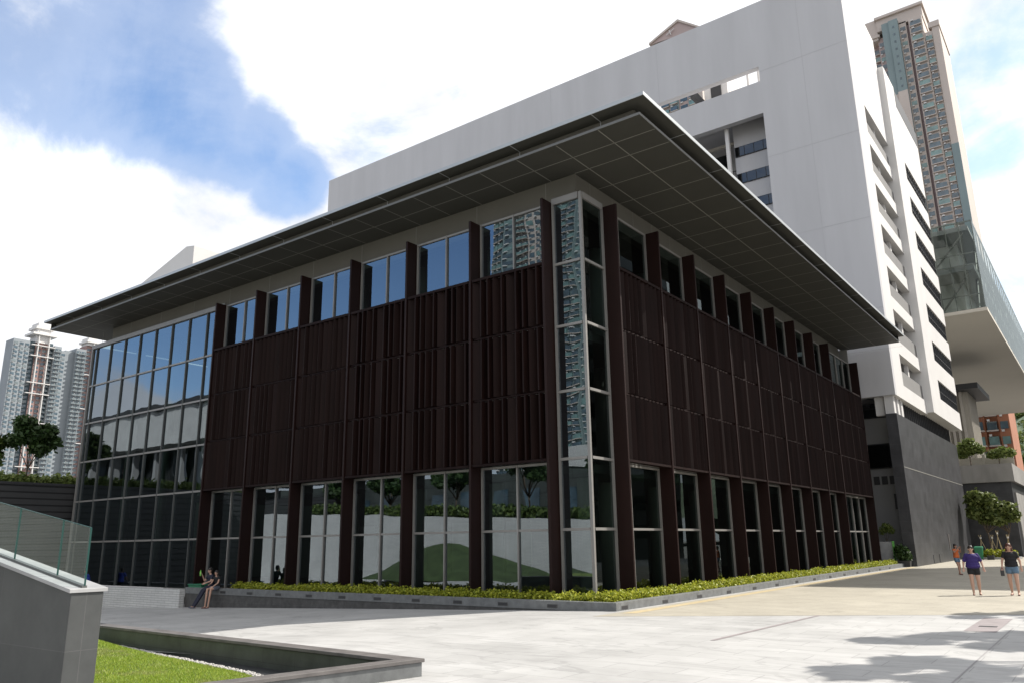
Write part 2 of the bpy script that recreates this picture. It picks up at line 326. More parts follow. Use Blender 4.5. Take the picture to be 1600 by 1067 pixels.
def leaves(name, clumps, n, size, material, parent=None, seed=1, flat=.0, shell=.55, elong=1.6):
    """n small folded leaf faces spread through ellipsoid clumps [(centre, (rx,ry,rz))]"""
    rs = np.random.RandomState(seed); off = np.array(wloc(parent)) if parent else np.zeros(3)
    vol = np.array([c[1][0]*c[1][1]*c[1][2] for c in clumps])**.75; idx = rs.choice(len(clumps), n, p=vol/vol.sum())
    cc = np.array([c[0] for c in clumps])[idx]; rr = np.array([c[1] for c in clumps])[idx]
    d = rs.normal(size=(n, 3)); d /= np.linalg.norm(d, axis=1)[:, None]
    rad = shell+(1-shell)*rs.rand(n); rad = np.where(rs.rand(n) < .25, rs.rand(n), rad); rad *= 1+.18*rs.normal(size=n)*(rs.rand(n) < .3)
    p = cc+d*rr*rad[:, None]-off
    nrm = d*.6+rs.normal(size=(n, 3))*.7; nrm[:, 2] += .35; nrm /= np.linalg.norm(nrm, axis=1)[:, None]
    t = np.cross(nrm, rs.normal(size=(n, 3))); t /= np.linalg.norm(t, axis=1)[:, None]; b = np.cross(nrm, t)
    s = size*(.6+.8*rs.rand(n))[:, None]
    v = np.empty((n, 4, 3)); v[:, 0] = p-t*s*elong*.5; v[:, 1] = p+b*s*.5+nrm*s*.12; v[:, 2] = p+t*s*elong*.5; v[:, 3] = p-b*s*.5+nrm*s*.12
    return quads(name, v.reshape(-1, 3), n, material, parent)
def quads(name, v, n, material, parent=None):
    me = bpy.data.meshes.new(name); me.vertices.add(4*n); me.vertices.foreach_set('co', v.astype(np.float32).ravel())
    me.loops.add(4*n); me.loops.foreach_set('vertex_index', np.arange(4*n, dtype=np.int32))
    me.polygons.add(n); me.polygons.foreach_set('loop_start', np.arange(0, 4*n, 4, dtype=np.int32))
    me.update(calc_edges=True); me.validate(); me.materials.append(material)
    o = bpy.data.objects.new(name, me); C.objects.link(o)
    if parent: o.parent = parent
    return o
def tree(loc, h, trunk_h, clumps, nleaf, leaf, lm, label, cat='tree', name='tree', group=None, seed=1, tr=.08, limbs=True, trunks=((0, 0),)):
    t = thing(name, loc, label, cat, group); L = Vector(loc); rs = random.Random(seed)
    mb = MB()
    for dx, dy in trunks:
        p = L+Vector((dx, dy, 0)); top = L+Vector((dx*1.4+rs.uniform(-.1, .1), dy*1.4, trunk_h))
        mid = (p+top)/2+Vector((rs.uniform(-.06, .06), rs.uniform(-.06, .06), 0))
        mb.cone_chain([(p, tr), (mid, tr*.8), (top, tr*.6)], 8)
        if limbs:
            for c, r in clumps:
                c = L+Vector(c); m_ = top.lerp(c, .5)+Vector((0, 0, -.08*h*.2)); mb.cone_chain([(top-Vector((0, 0, trunk_h*.15)), tr*.5), (m_, tr*.35), (c, tr*.12)], 6)
    mb.build('trunk', M['bark'], t, smooth=True)
    leaves('crown', [(tuple(L+Vector(c)), r) for c, r in clumps], nleaf, leaf, lm, t, seed)
    return t
def crown_clumps(cz, R_, k, seed, squash=.75, r0=.38):
    rs = random.Random(seed); out = []
    for i in range(k):
        a = rs.uniform(0, 6.283); q = R_*math.sqrt(rs.random())*.75; z = cz+rs.uniform(-1, 1)*R_*squash*.6
        r = R_*rs.uniform(r0*.7, r0*1.25); out.append(((math.cos(a)*q, math.sin(a)*q, z), (r, r, r*.72)))
    return out

# ------------------------------------------------------------------ ground
def G(x): return -1.03+.029*min(0., max(x, -60)-1.3)
def sheet(name, polyxy, material, dz):
    mb = MB(); mb.poly([(x, y, G(x)+dz) for x, y in polyxy]); return struct(mb.build(name, material))
mb = MB()
def gq(*p): mb.poly([(x, y, G(x)) for x, y in p])
for a_, b_ in ((-60, 1.3), (1.3, 66)):
    gq((a_, 20), (b_, 20), (b_, 66), (a_, 66)); gq((a_, 0), (b_, 0), (b_, 20), (a_, 20)); gq((a_, -46), (b_, -46), (b_, -18.1), (a_, -18.1))
# the sunken lawn is left out of the sheet
gq((-60, -13.0), (1.3, -13.0), (1.3, 0), (-60, 0)); gq((1.3, -13.0), (66, -13.0), (66, 0), (1.3, 0))
gq((-60, -18.1), (-12, -18.1), (-12, -13.0), (-60, -13.0)); gq((3.48, -18.1), (66, -18.1), (66, -13.0), (4.6, -13.0))
struct(mb.build('plaza', M['pave']))
mb = MB(); mb.poly([(-4000, -4000, -3.2), (4000, -4000, -3.2), (4000, 4000, -3.2), (-4000, 4000, -3.2)]); struct(mb.build('ground', M['asphalt']))
mb = MB(); mb.poly([(1.9, -3.35, -1.026), (3.0, -2.7, -1.026), (16, 4.8, -1.026), (16, 66, -1.026), (1.9, 66, -1.026)]); struct(mb.build('beige_paving', M['beige']))
mb = MB(); mb.poly([(2.15, -2.2, -1.022), (2.5, -2.0, -1.022), (2.5, 37, -1.022), (2.15, 37, -1.022)]); struct(mb.build('tactile_strip', M['yellow']))
def jline(name, a, b, wd, m_, z=-1.024):
    a, b = Vector(a), Vector(b); d = (b-a).normalized(); n = Vector((-d.y, d.x))*wd/2
    mb = MB(); mb.poly([(*(a-n), z), (*(b-n), z), (*(b+n), z), (*(a+n), z)]); return struct(mb.build(name, m_))
jline('paving_joint', (11.35, -22), (11.35, -1.5), .025, M['jointline']); jline('paving_joint', (12.6, -22), (12.6, 3), .025, M['jointline'])
jline('paving_joint', (6.7, -6.7), (6.95, -.4), .10, M['darkpave'])
mb = MB(); mb.poly([(10.55, -2.6, -1.024), (11.15, -2.6, -1.024), (11.15, .7, -1.024), (10.55, .7, -1.024)]); struct(mb.build('dark_paving', M['darkpave']))
mb = MB(); mb.box(10.7, 11.05, -1.55, -1.35, -1.0235, -1.019); struct(mb.build('drain_slot', M['darkmetal']))

# ------------------------------------------------------------------ main building
S = 2.3; Z1 = 1.309; LV = [-.99, Z1, Z1+S, Z1+2*S, Z1+3*S, Z1+4*S, 12.94]
ZS0, ZS1 = 3.6, 10.5; B = 3.362; X0 = 1.187; BY = 3.404; Y0 = 1.442; XL = -35.42; YR = 35.82
FD = .50
bld = thing('pavilion_building', (-16, 16, -1.03), 'dark low building with brown louvred upper floors, glass corner and wide flat overhanging roof', 'building')
# fins
finx = [-(X0+i*B) for i in range(7)]; finy = [Y0+i*BY for i in range(9)]+[YR]
for x in finx: MB().box(x-.13, x-.03, -FD-.12, .0, -.98, 12.95).build('fin', M['brown'], bld, bevel=.01)
for y in finy: MB().box(.0, FD+.12, y+.03, y+.13, -.98, 12.95).build('fin', M['brown'], bld, bevel=.01)
def paneL(x0, x1, z0, z1): return MB().poly([(x0, -.008, z0), (x1, -.008, z0), (x1, -.008, z1), (x0, -.008, z1)])
def paneR(y0, y1, z0, z1): return MB().poly([(.008, y0, z0), (.008, y1, z0), (.008, y1, z1), (.008, y0, z1)])
def winL(x0, x1, z0, z1, zs, xm, name='window', gl='glass'):
    """window frame with panes in the left (-Y) facade"""
    f = MB(); t = .028
    for x in [x0+t, x1-t]+list(xm): f.box(x-t, x+t, -.085, .05, z0, z1)
    for i, z in enumerate([z0+.04, z1-.04]+list(zs)): f.box(x0+t*2, x1-t*2, -.065, .04, z-.04, z+.04)
    fr = f.build(name, M['alu'], bld)
    paneL(x0+.02, x1-.02, z0+.02, z1-.02).build('glass', M[gl], fr)
    return fr
def winR(y0, y1, z0, z1, zs, ym, name='window', gl='glass_side'):
    f = MB(); t = .028
    for y in [y0+t, y1-t]+list(ym): f.box(-.05, .085, y-t, y+t, z0, z1)
    for z in [z0+.04, z1-.04]+list(zs): f.box(-.04, .065, y0+t*2, y1-t*2, z-.04, z+.04)
    fr = f.build(name, M['alu'], bld)
    paneR(y0+.02, y1-.02, z0+.02, z1-.02).build('glass', M[gl], fr)
    return fr
def louvre(axis, a0, a1, seed):
    """one bay of vertical blades on three tiers between horizontal rails"""
    rs = random.Random(seed); mb = MB(); n = 10; p = (a1-a0)/n
    tiers = [(ZS0+.03, LV[3]-.05), (LV[3]+.05, LV[4]-.05), (LV[4]+.05, ZS1-.08)]
    def bx(u0, u1, v0, v1, z0, z1, mi=0):
        if axis == 'x': mb.box(u0, u1, -v1, -v0, z0, z1, mi)
        else: mb.box(v0, v1, u0, u1, z0, z1, mi)
    for zr in (ZS0, ): bx(a0, a1, .30, FD+.09, zr-.06, zr+.02)
    for zr in (LV[3], LV[4]): bx(a0, a1, .36, .50, zr-.03, zr+.03)
    bx(a0, a1, .28, FD+.10, ZS1-.07, ZS1+.03)
    for z0, z1 in tiers:
        for k in range(n):
            u = a0+(k+.5)*p
            base = (150 if axis == 'x' else 30) if k % 5 == 0 else (122 if axis == 'x' else 58)
            if axis == 'x' and seed < 3 and k % 5 in (1, 2, 4): base = 96
            ang = R(base+rs.uniform(-11, 11))
            hw, ht = .215, .035; cv, cu = math.sin(ang)*hw, math.cos(ang)*hw; nu, nv = math.sin(ang)*ht, -math.cos(ang)*ht
            vc = .41
            pts = [(u-cu-nu, vc-cv-nv), (u+cu-nu, vc+cv-nv), (u+cu+nu, vc+cv+nv), (u-cu+nu, vc-cv+nv)]
            q = [(a, -b) for a, b in pts] if axis == 'x' else [(b, a) for a, b in pts]
            mb.prism(q if axis == 'y' else q, z0, z1)
            # pivot brackets at the head of each blade
            bx(u-.05, u+.05, .25, .43, z1, z1+.012, 1)
    mb.build('louvre_screen', [M['louvre'], M['post']], bld)
for i in range(6):
    xr, xl = finx[i]-.16, finx[i+1]; xm = (finx[i]+finx[i+1])/2-.08
    winL(xl, xr, LV[0], ZS0-.06, [LV[1]], [xm]); winL(xl, xr, ZS1-.1, LV[6], [], [xm]); winL(xl, xr, ZS0-.03, ZS1-.13, [LV[3], LV[4]], [xm])
    louvre('x', xl+.01, xr-.01, i)
for i in range(9):
    y0, y1 = finy[i]+.16, finy[i+1]; ym = [(y0+y1)/2] if i < 8 else [y0+(y1-y0)*k/4 for k in (1, 2, 3)]
    if i < 8: ym = [y0+.95]
    winR(y0, y1, LV[0], ZS0-.06, [LV[1]], ym); winR(y0, y1, ZS1-.1, LV[6], [], ym); winR(y0, y1, ZS0-.03, ZS1-.13, [LV[3], LV[4]], ym)
    if i < 8: louvre('y', y0+.01, y1-.01, 50+i)
    else:
        hm = (y0+y1)/2; louvre('y', y0+.01, hm, 60); louvre('y', hm+.01, y1-.01, 61)
# glazed corner
cw = MB()
cw.box(-.052, .052, -.052, .052, LV[0], LV[6]+.12)
for z in LV[1:6]: cw.box(-X0+.0, -.07, -.07, .03, z-.045, z+.045); cw.box(-.03, .07, .07, Y0, z-.045, z+.045)
cw.box(-X0, -.07, -.085, .04, LV[6]-.12, LV[6]+.12); cw.box(-.04, .085, .07, Y0, LV[6]-.12, LV[6]+.12)
cw.box(-X0, -X0+.07, -.09, .04, LV[0], LV[6]-.12); cw.box(-.04, .09, Y0-.07, Y0, LV[0], LV[6]-.12)
cwo = cw.build('corner_window', M['post'], bld)
paneL(-X0+.05, -.05, LV[0], LV[6]-.1).build('glass', M['glass'], cwo)
paneR(.05, Y0-.05, LV[0], LV[6]-.1).build('glass', M['glass_side'], cwo)
# tall glazed hall at the left end
hall = MB(); xa = finx[6]-.16
mx_ = [finx[6]-B/2*(k+1) for k in range(8)]
for x in mx_: hall.box(x-.022, x+.022, -.09, .05, LV[0], LV[6]-.1, 1)
hall.box(xa-.07, xa, -.09, .05, LV[0], LV[6]-.1); hall.box(XL, XL+.10, -.10, .05, LV[0], LV[6]-.1)
for z in LV[1:6]: hall.box(XL+.1, xa-.07, -.07, .04, z-.045, z+.045)
hall.box(XL, xa, -.11, .05, LV[6]-.1, LV[6]+.14)
ho = hall.build('curtain_wall', [M['alu'], M['aludark']], bld)
xs_ = [XL+.06]+mx_[::-1]+[xa-.03]
for a, b in zip(xs_[:-1], xs_[1:]): paneL(a, b, LV[0], LV[6]-.1).build('glass', M['glass'], ho)
# end wall of the hall (normal -X), back walls, floors, columns
st = MB()
st.box(-.9, -.5, 1.5, YR, LV[6]+.3, 13.35, 0)
wl = MB(); wl.box(XL-.02, XL+.1, .06, 30, LV[0], LV[6]+.1); wl.box(XL+.1, 0, YR+.2, YR+.4, -1.0, 14.0); wl.box(XL, XL+9, 30, YR+.2, -1, 14); wl.build('wall', M['interior'], bld)
inn = MB()
for z in (ZS0-.15, ZS0+4.6-.15): inn.box(-24, -.25, .35, 9.5, z-.3, z+.0); inn.box(-9.5, -.25, 9.5, YR-.2, z-.3, z)
inn.box(-35.2, -.1, .1, 35, -1.0, -.97)
inn.build('floor', M['interior2'], bld)
iw = MB(); iw.box(-35, -9.5, 9.6, 9.8, -.95, 13); iw.box(-9.7, -9.5, 9.8, YR, -.95, 13); iw.build('inner_wall', M['interior'], bld)
cl = MB()
for k in range(9): cl.tube((-1.6-B*k*1.2, 2.2, -.95), (-1.6-B*k*1.2, 2.2, 12.9), .28, n=14)
for k in range(8): cl.tube((-2.4, 5+4.2*k, -.95), (-2.4, 5+4.2*k, 12.9), .28, n=14)
cl.build('column', M['pale'], bld, smooth=True)
sc2 = MB()
for k in range(9): sc2.box(-33.6+1.35*k, -32.6+1.35*k, 8.9, 9.0, 4.2, 6.2)
for k in range(5): sc2.box(-19.6+B*k, -18.2+B*k, 7.9, 8.0, -.4, 1.9)
sc2.build('blind', M['pale'], bld)
# panelled band below the soffit
d_ = .47
bd = MB(); bd.box(-34.2, -d_, d_, d_+.3, LV[6]-.1, 14.078); bd.box(-d_-.3, -d_, d_+.3, YR-.2, LV[6]-.1, 14.078); bd.box(-34.2, -33.9, d_+.3, 30, LV[6]-.1, 14.078)
for k in range(11): bd.box(-1.8-B*k, -1.775-B*k, d_-.006, d_, LV[6], 14.075, 1); 
for k in range(21): bd.box(-d_, -d_+.006, 1.5+1.7*k, 1.525+1.7*k, LV[6], 14.075, 1)
bd.build('wall_band', [M['band'], M['joint']], bld)
# ------------------------------------------------------------------ roof: shallow soffit rising to the wall, set-back edge, thin upper flange
XO, YO, ZO = 3.72, -2.11, 14.56; X2, Y2, ZZ = 3.39, -1.77, 14.08; XE, YE = -37.71, 36.84; XE2, YE2 = -37.53, 36.58
ZW = 14.08
sf = MB()
def zsof(x, y):
    t = min((X2-x)/(X2+d_), (y-Y2)/(d_-Y2)); t = max(0, min(1, t)); return ZZ+(ZW-ZZ)*t
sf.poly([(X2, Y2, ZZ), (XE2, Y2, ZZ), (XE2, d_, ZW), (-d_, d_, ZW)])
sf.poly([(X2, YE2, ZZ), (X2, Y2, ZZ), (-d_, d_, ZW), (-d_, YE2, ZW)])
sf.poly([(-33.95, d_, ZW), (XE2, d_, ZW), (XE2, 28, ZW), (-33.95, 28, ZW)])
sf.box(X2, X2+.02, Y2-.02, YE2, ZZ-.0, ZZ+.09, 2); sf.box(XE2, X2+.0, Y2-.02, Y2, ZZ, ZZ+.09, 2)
# joints follow the slope of the soffit, 4 mm below it
def jl(a, b, wd=.04):
    a, b = Vector((*a, zsof(*a)-.005)), Vector((*b, zsof(*b)-.005)); d = (b-a).normalized(); n = Vector((-d.y, d.x, 0)).normalized()*wd/2
    sf.poly([a-n, b-n, b+n, a+n], 1)
for k in range(24):
    x = 1.85-B/2*k
    jl((x, Y2+.02), (x, d_-.02 if x < -d_ else YE2-.02))
jl((X2-.02, Y2+1.12), (XE2+.02, Y2+1.12))
for k in range(23):
    y = d_+1.70*k-.03
    jl((X2-.02, y), (-d_+.02, y))
for q_ in (1.3, 2.6): jl((X2-q_, Y2+.02), (X2-q_, YE2-.02)) if q_ > 5 else None
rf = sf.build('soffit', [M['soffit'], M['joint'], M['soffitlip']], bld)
up = MB()
# recessed vertical face between soffit edge and flange
up.box(XE2+.01, X2-.32, Y2+.28, Y2+.34, ZZ+.05, ZO-.055, 1); up.box(X2-.38, X2-.32, Y2+.34, YE2-.01, ZZ+.05, ZO-.055, 1); 
up.poly([(X2, Y2, ZZ+.09), (X2-.34, Y2+.32, ZZ+.12), (XE2, Y2+.32, ZZ+.12), (XE2, Y2, ZZ+.09)][::-1], 1)
up.poly([(X2, Y2, ZZ+.09), (X2, YE2, ZZ+.09), (X2-.34, YE2, ZZ+.12), (X2-.34, Y2+.32, ZZ+.12)][::-1], 1)
# flange
up.hexa([(XE, YO, ZO-.05), (XO, YO, ZO-.05), (XO, YE, ZO-.05), (XE, YE, ZO-.05), (XE, YO, ZO+.06), (XO, YO, ZO+.06), (XO-.3, YE, ZO+.06), (XE, YE, ZO+.06)], 0)
up.box(XE-.02, XO+.02, YO-.02, YO, ZO-.06, ZO+.07, 2); up.box(XO, XO+.02, YO, YE, ZO-.06, ZO+.07, 2); up.box(XE-.02, XE, YO, YE, ZO-.06, ZO+.07, 2)
for k in range(12): up.box(1.8-B*k, 1.83-B*k, YO+.02, Y2+.30, ZO-.056, ZO-.05, 2)
for k in range(11): up.box(X2-.32, XO-.02, 1.+B*k, 1.03+B*k, ZO-.056, ZO-.05, 2)
for k in range(12): up.box(1.8-B*k, 1.83-B*k, Y2+.273, Y2+.28, ZZ+.12, ZO-.06, 2)
up.box(XE+.6, XO-1.2, YO+1.2, YE-.6, ZO+.06, ZO+.7, 0)
up.poly([(XE2, Y2, ZZ), (XE2, Y2, ZO-.05), (XE2, 28, ZO-.05), (XE2, 28, ZW), (XE2, d_, ZW)], 0)
up.poly([(X2, YE2, ZZ), (-d_, YE2, ZW), (-d_, YE2, ZO-.05), (X2, YE2, ZO-.05)], 0)
up.build('roof', [M['soffit'], M['band'], M['roofedge']], bld)

# ------------------------------------------------------------------ planter with hedge around the pavilion
pl = thing('planter', (1.7, -1.7, -1.03), 'low grey granite planter with dark slot lights wrapping round the foot of the dark pavilion', 'planter')
PT = -.90
p_ = MB(); XPL = -20.3
def slopebox(mb, x0, x1, y0, y1, zb0, zb1, z1, mi=0): mb.hexa([(x0, y0, zb0), (x1, y0, zb1), (x1, y1, zb1), (x0, y1, zb0), (x0, y0, z1), (x1, y0, z1), (x1, y1, z1), (x0, y1, z1)], mi)
PT = -.80
MB().box(XPL, 1.70, -1.70, -1.45, -1.06, PT).box(1.45, 1.70, -1.45, 37.2, -1.06, PT).build('upper_wall', M['granite2'], pl, bevel=.008)
lw_ = MB(); slopebox(lw_, XPL, 1.69, -1.68, -1.45, -1.75, -1.10, -1.062); lw_.box(1.45, 1.69, -1.45, 37.2, -1.10, -1.062); lw_.build('lower_wall', M['granlow'], pl)
MB().box(XPL, 1.45, -1.45, -.2, -1.3, PT-.08).box(.15, 1.45, -.2, 37.2, -1.3, PT-.08).build('soil', M['bark'], pl)
for k in range(10):
    x = -.5-1.88*k; l_ = MB(); l_.box(x-.16, x+.16, -1.712, -1.702, -.985, -.915, 0); l_.box(x-.19, x+.19, -1.708, -1.7005, -1.0, -.90, 1); l_.build('slot_light', [M['darkmetal'], M['granlow']], pl)
for k in range(14):
    y = -1.2+2.62*k; l_ = MB(); l_.box(1.702, 1.712, y-.16, y+.16, -.985, -.915, 0); l_.box(1.7005, 1.708, y-.19, y+.19, -1.0, -.90, 1); l_.build('slot_light', [M['darkmetal'], M['granlow']], pl)
hg = thing('hedge', (1.0, -1.0, PT), 'clipped yellow green hedge filling the planter round the dark pavilion', 'hedge')
rs = random.Random(5); cl_ = []
x = 1.15
while x > XPL+1.9:
    if not (-18.9 < x < -17.3): cl_.append(((x, -1.12+rs.uniform(-.06, .06), PT+.02+rs.uniform(-.02, .05)), (.26, .34, .20+rs.uniform(-.04, .06))))
    x -= .22
y = -1.1
while y < 37:
    cl_.append(((1.08+rs.uniform(-.06, .06), y, PT+.02+rs.uniform(-.02, .05)), (.36, .26, .21+rs.uniform(-.04, .06)))); y += .22
leaves('foliage', cl_, 62000, .055, M['hedge'], hg, 3, shell=.5)
tb = MB(); tb.box(-20.2, -19.2, -1.62, -1.1, PT-.02, PT+.10); tb.box(-20.24, -19.16, -1.66, -1.06, PT+.10, PT+.13); tag(tb.build('tray', M['green'], None, bevel=.01), 'green plastic tray lying at the left end of the planter', 'tray')
# white tiled low wall at the left
lw2 = MB(); lw2.hexa([(-34, -1.95, -2.1), (-20.32, -1.95, -1.72), (-20.32, -1.7, -1.72), (-34, -1.7, -2.1), (-34, -1.95, -.92), (-20.32, -1.95, -.88), (-20.32, -1.7, -.88), (-34, -1.7, -.92)])
tag(lw2.build('low_wall', M['whitetile'], None, bevel=.01), 'low white tiled wall below the tall glazed hall at the left', 'wall')

# ------------------------------------------------------------------ white slab building behind
cb = thing('campus_block', (-20, 44, -1.03), 'tall pale rendered slab block with cut-out openings rising behind the dark pavilion', 'building')
XB = 2.45; YB = 38.; ZT = 46.2; OP = [14.35+3.5*k for k in range(7)]
fw = MB(); T = 1.2
# front wall with the upper slot and the deep cut-out
for x0, x1, z0, z1 in ((-60.3, -24, 10.75, ZT), (-4.7, XB, 10.75, ZT), (-24, -4.7, 40.0, ZT), (-24, -4.7, 35.6, 38.6), (-24, -4.7, 10.75, 20.)):
    fw.box(x0, x1, YB, YB+.6, z0, z1)
for x, z0, z1 in ((-1.1, 20, 46), (-26, 20, 46), (-14., 40, 46)): fw.box(x-.03, x+.03, YB-.006, YB, z0, z1, 1)
for z in (39.5, 31.5, 24.3, 17.2): fw.box(-4.69, XB-.01, YB-.008, YB-.002, z-.03, z+.03, 1)
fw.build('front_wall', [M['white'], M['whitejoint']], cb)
bw = MB()
bw.box(-60.3, -24.6, YB+.6, 50, 10.75, ZT-.05); bw.box(-24.6, -24, YB+.6, 50, 10.75, 38.2)
bw.box(-4.1, XB-3.0, YB+.6, 50.2, 10.75, 38.2); bw.box(-24, -4.1, 44.5, 50, 10.75, 38.2); bw.box(-24, -4.1, YB+.6, 44.5, 10.75, 20.)
bw.box(-24, -4.1, YB+.6, 44.5, 37.0, 38.2)
bw.box(-4.1, XB-.6, YB+.6, YB+1., 38.2, ZT)
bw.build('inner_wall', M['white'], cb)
# recess contents: white panels and dark ribbon windows on its right side, column, balcony
rc = MB()
rc.box(-8.2, -4.7, YB+2.2, YB+2.5, 20, 37.0, 0); rc.build('recess_wall', M['white'], cb)
for k in range(4):
    z = 33.4-2.55*k+.0; f = MB(); f.box(-8.15, -4.75, YB+2.12, YB+2.2, z, z+.95, 0); MB_ = f.build('window', M['darkmetal'], cb)
    g = MB(); [g.box(-8.1+.84*j, -7.32+.84*j, YB+2.09, YB+2.12, z+.05, z+.9) for j in range(4)]; g.build('pane', M['darkglass'], MB_)
MB().box(-8.45, -8.15, YB+.8, YB+1.1, 20, 37.0).build('column', M['whitetrim'], cb)
MB().box(-15, -8.5, YB+3, YB+3.3, 35.2, 35.45).build('beam', M['beigeconc'], cb); MB().box(-15, -8.5, 43.9, 44.5, 32.6, 33.0).build('slab', M['beigeconc'], cb)
wn = MB().box(-12.2, -10.2, 44.38, 44.5, 33.2, 36.2).build('window', M['darkmetal'], cb); MB().box(-12.05, -10.35, 44.33, 44.38, 33.35, 36.05).build('pane', M['darkglass'], wn)
ra = MB(); [ra.tube((-15+.25*j, 43.8, 32.9), (-15+.25*j, 43.8, 34.0), .02, n=5) for j in range(26)]; ra.box(-15, -8.6, 43.77, 43.83, 33.98, 34.04); ra.build('balcony_railing', M['darkmetal'], cb)
# rooftop bits seen through the slot
rt = MB(); rt.box(-11.6, -9.3, 43, 47, 38.2, 44.2, 0); rt.build('plant_room', M['whitetrim'], cb)
q_ = MB().box(-10.9, -9.9, 42.9, 43.0, 41.7, 42.9).build('window', M['darkmetal'], cb)
MB().hexa([(-12.3, 41.2, 41.4), (-12.0, 41.2, 41.4), (-12.0, 48, 41.4), (-12.3, 48, 41.4), (-12.3, 41.2, 42.4), (-12., 41.2, 42.4), (-12., 48, 42.4), (-12.3, 48, 42.4)]).build('roof_beam', M['darkmetal'], cb)
MB().box(-7.3, -7.1, 42.6, 42.8, 38.2, 45.5).box(-6.3, -6.1, 42.6, 42.8, 38.2, 45.5).box(-9, -4.3, 42.5, 42.9, 45.5, 45.8).build('roof_post', M['whitetrim'], cb)
# side wall with seven balcony openings
sw = MB()
sw.box(XB-.6, XB, YB+.6, 41.5, 10.75, ZT); zprev = 10.75
for z in OP: sw.box(XB-.6, XB, 41.5, 50.2, zprev, z-2.45); zprev = z
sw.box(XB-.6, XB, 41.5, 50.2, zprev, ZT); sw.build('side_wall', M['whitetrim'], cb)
for z in OP:
    bq = MB(); bq.box(XB-.34, XB-.14, 41.52, 50.18, z-2.44, z-1.2); pr = bq.build('balcony', M['balcony'], cb)
    MB().box(XB-.62, XB-.36, 46.2, 46.7, z-2.45, z-.01).build('column', M['whitetrim'], pr)
    MB().box(XB-3.0, XB-.62, 41.45, 50.15, z-2.62, z-2.46).build('slab', M['white'], pr)
    MB().box(XB-3.05, XB-3.0, 41.6, 45.8, z-2.3, z-.2).box(XB-3.05, XB-3.0, 46.9, 50.0, z-2.3, z-.2).build('balcony_window', M['darkglass'], pr)
# projecting right part with ribbon windows
XR = 2.95
rw = MB(); rw.box(XR-.6, XR, 50.2, 54.7, 10.9, 43.3); rw.box(-40, XR-.6, 50.2, 65.2, 10.9, 41.0); rw.box(-4, XR-.62, 54, 65.1, 41.0, 42.2)
zp = 10.9
for z in OP: rw.box(XR-.6, XR, 54.7, 65.3, zp, z-1.75); zp = z
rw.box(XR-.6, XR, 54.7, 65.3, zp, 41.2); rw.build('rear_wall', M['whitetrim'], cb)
MB().box(XR-.5, XR+.02, 54.7, 65.3, 41.2, 42.9).build('roof_louvre', M['darkmetal'], cb)
for z in OP:
    g = MB(); g.box(XR-.24, XR-.16, 54.7, 65.3, z-1.75, z); gg = g.build('ribbon_window', M['blueglass'], cb)
    fr = MB()
    for j in range(13): fr.box(XR-.16, XR-.08, 54.74+.87*j, 54.82+.87*j, z-1.75, z)
    fr.box(XR-.155, XR-.09, 54.7, 65.3, z-.95, z-.88); fr.build('mullion', M['darkmetal'], gg)
# base storey
bs = MB(); bs.box(1.62, 2.35, YB+.05, 64.6, -1.5, 9.42); bs.build('stone_wall', M['darkstone'], cb)
MB().box(2.35, 2.365, YB+.04, 64.6, 5.62, 5.68).build('stone_joint', M['joint'], cb)
g = MB(); g.box(1.75, 1.9, 41.6, 64.6, 9.42, 10.9); gg = g.build('ribbon_window', M['darkglass'], cb)
fr = MB(); [fr.box(1.9, 2.02, 42+.8*j, 42.08+.8*j, 9.42, 10.9) for j in range(28)]; fr.build('mullion', M['darkmetal'], gg)
for q4 in ((1.6, 2.2, 38.3, 38.9), (1.6, 2.2, 39.6, 40.2), (1.6, 2.2, 40.9, 41.5), (.9, 1.5, 38.6, 39.1)): MB().box(*q4, 9.42, 10.75).build('column', M['whitetrim'], cb)
rc = MB(); rc.box(-12, 1.6, 41.3, 41.6, -1.5, 10.75); rc.build('base_wall', M['greywall'], cb)
for z0, z1 in ((9.62, 10.75), (5.85, 7.7)): ww = MB().box(-8, 1.55, 41.18, 41.3, z0, z1).build('window', M['darkmetal'], cb); MB().box(-7.9, 1.5, 41.14, 41.18, z0+.08, z1-.08).build('pane', M['darkglass'], ww)
ww = MB().box(.85, 1.5, 41.2, 41.3, 2.9, 4.0).build('window', M['darkmetal'], cb)
vv = MB(); [vv.box(-1.5+.55*j, -1.1+.55*j, 41.22, 41.3, 4.7, 5.3) for j in range(5)]; vv.build('vent', M['darkmetal'], cb)
for y in (45.0, 47.5): vo = MB().box(2.352, 2.38, y-.7, y+.7, -.98, -.38).build('service_hatch', M['darkmetal'], cb)
MB().box(2.352, 2.40, 52, 52.25, -.2, 1.1).build('wall_pipe', M['slate'], cb)

# ------------------------------------------------------------------ items at the corner of the slab
sg = thing('sign_panel', (.65, 38.9, -1.03), 'tall grey panel box with a bright green edge standing beside the dark stone wall', 'sign')
MB().box(.05, 1.0, 37.8, 38.15, -1.03, .62).build('panel', M['coping'], sg, bevel=.01); MB().box(1.0, 1.07, 37.76, 38.19, -1.03, .66).build('edge', M['greenstripe'], sg)
pb = thing('potted_shrub', (1.75, 37.7, -1.03), 'bushy shrub in a dark square pot in front of the dark stone wall', 'plant')
MB().hexa([(1.25, 37.2, -1.03), (2.05, 37.2, -1.03), (2.05, 37.9, -1.03), (1.25, 37.9, -1.03), (1.2, 37.15, -.62), (2.1, 37.15, -.62), (2.1, 37.95, -.62), (1.2, 37.95, -.62)]).build('pot', M['darkmetal'], pb)
leaves('foliage', [((1.6, 37.6, -.15), (.5, .45, .5)), ((1.8, 37.5, -.35), (.4, .4, .35)), ((1.4, 37.5, .1), (.3, .3, .3))], 1300, .13, M['leafB'], pb, 4)
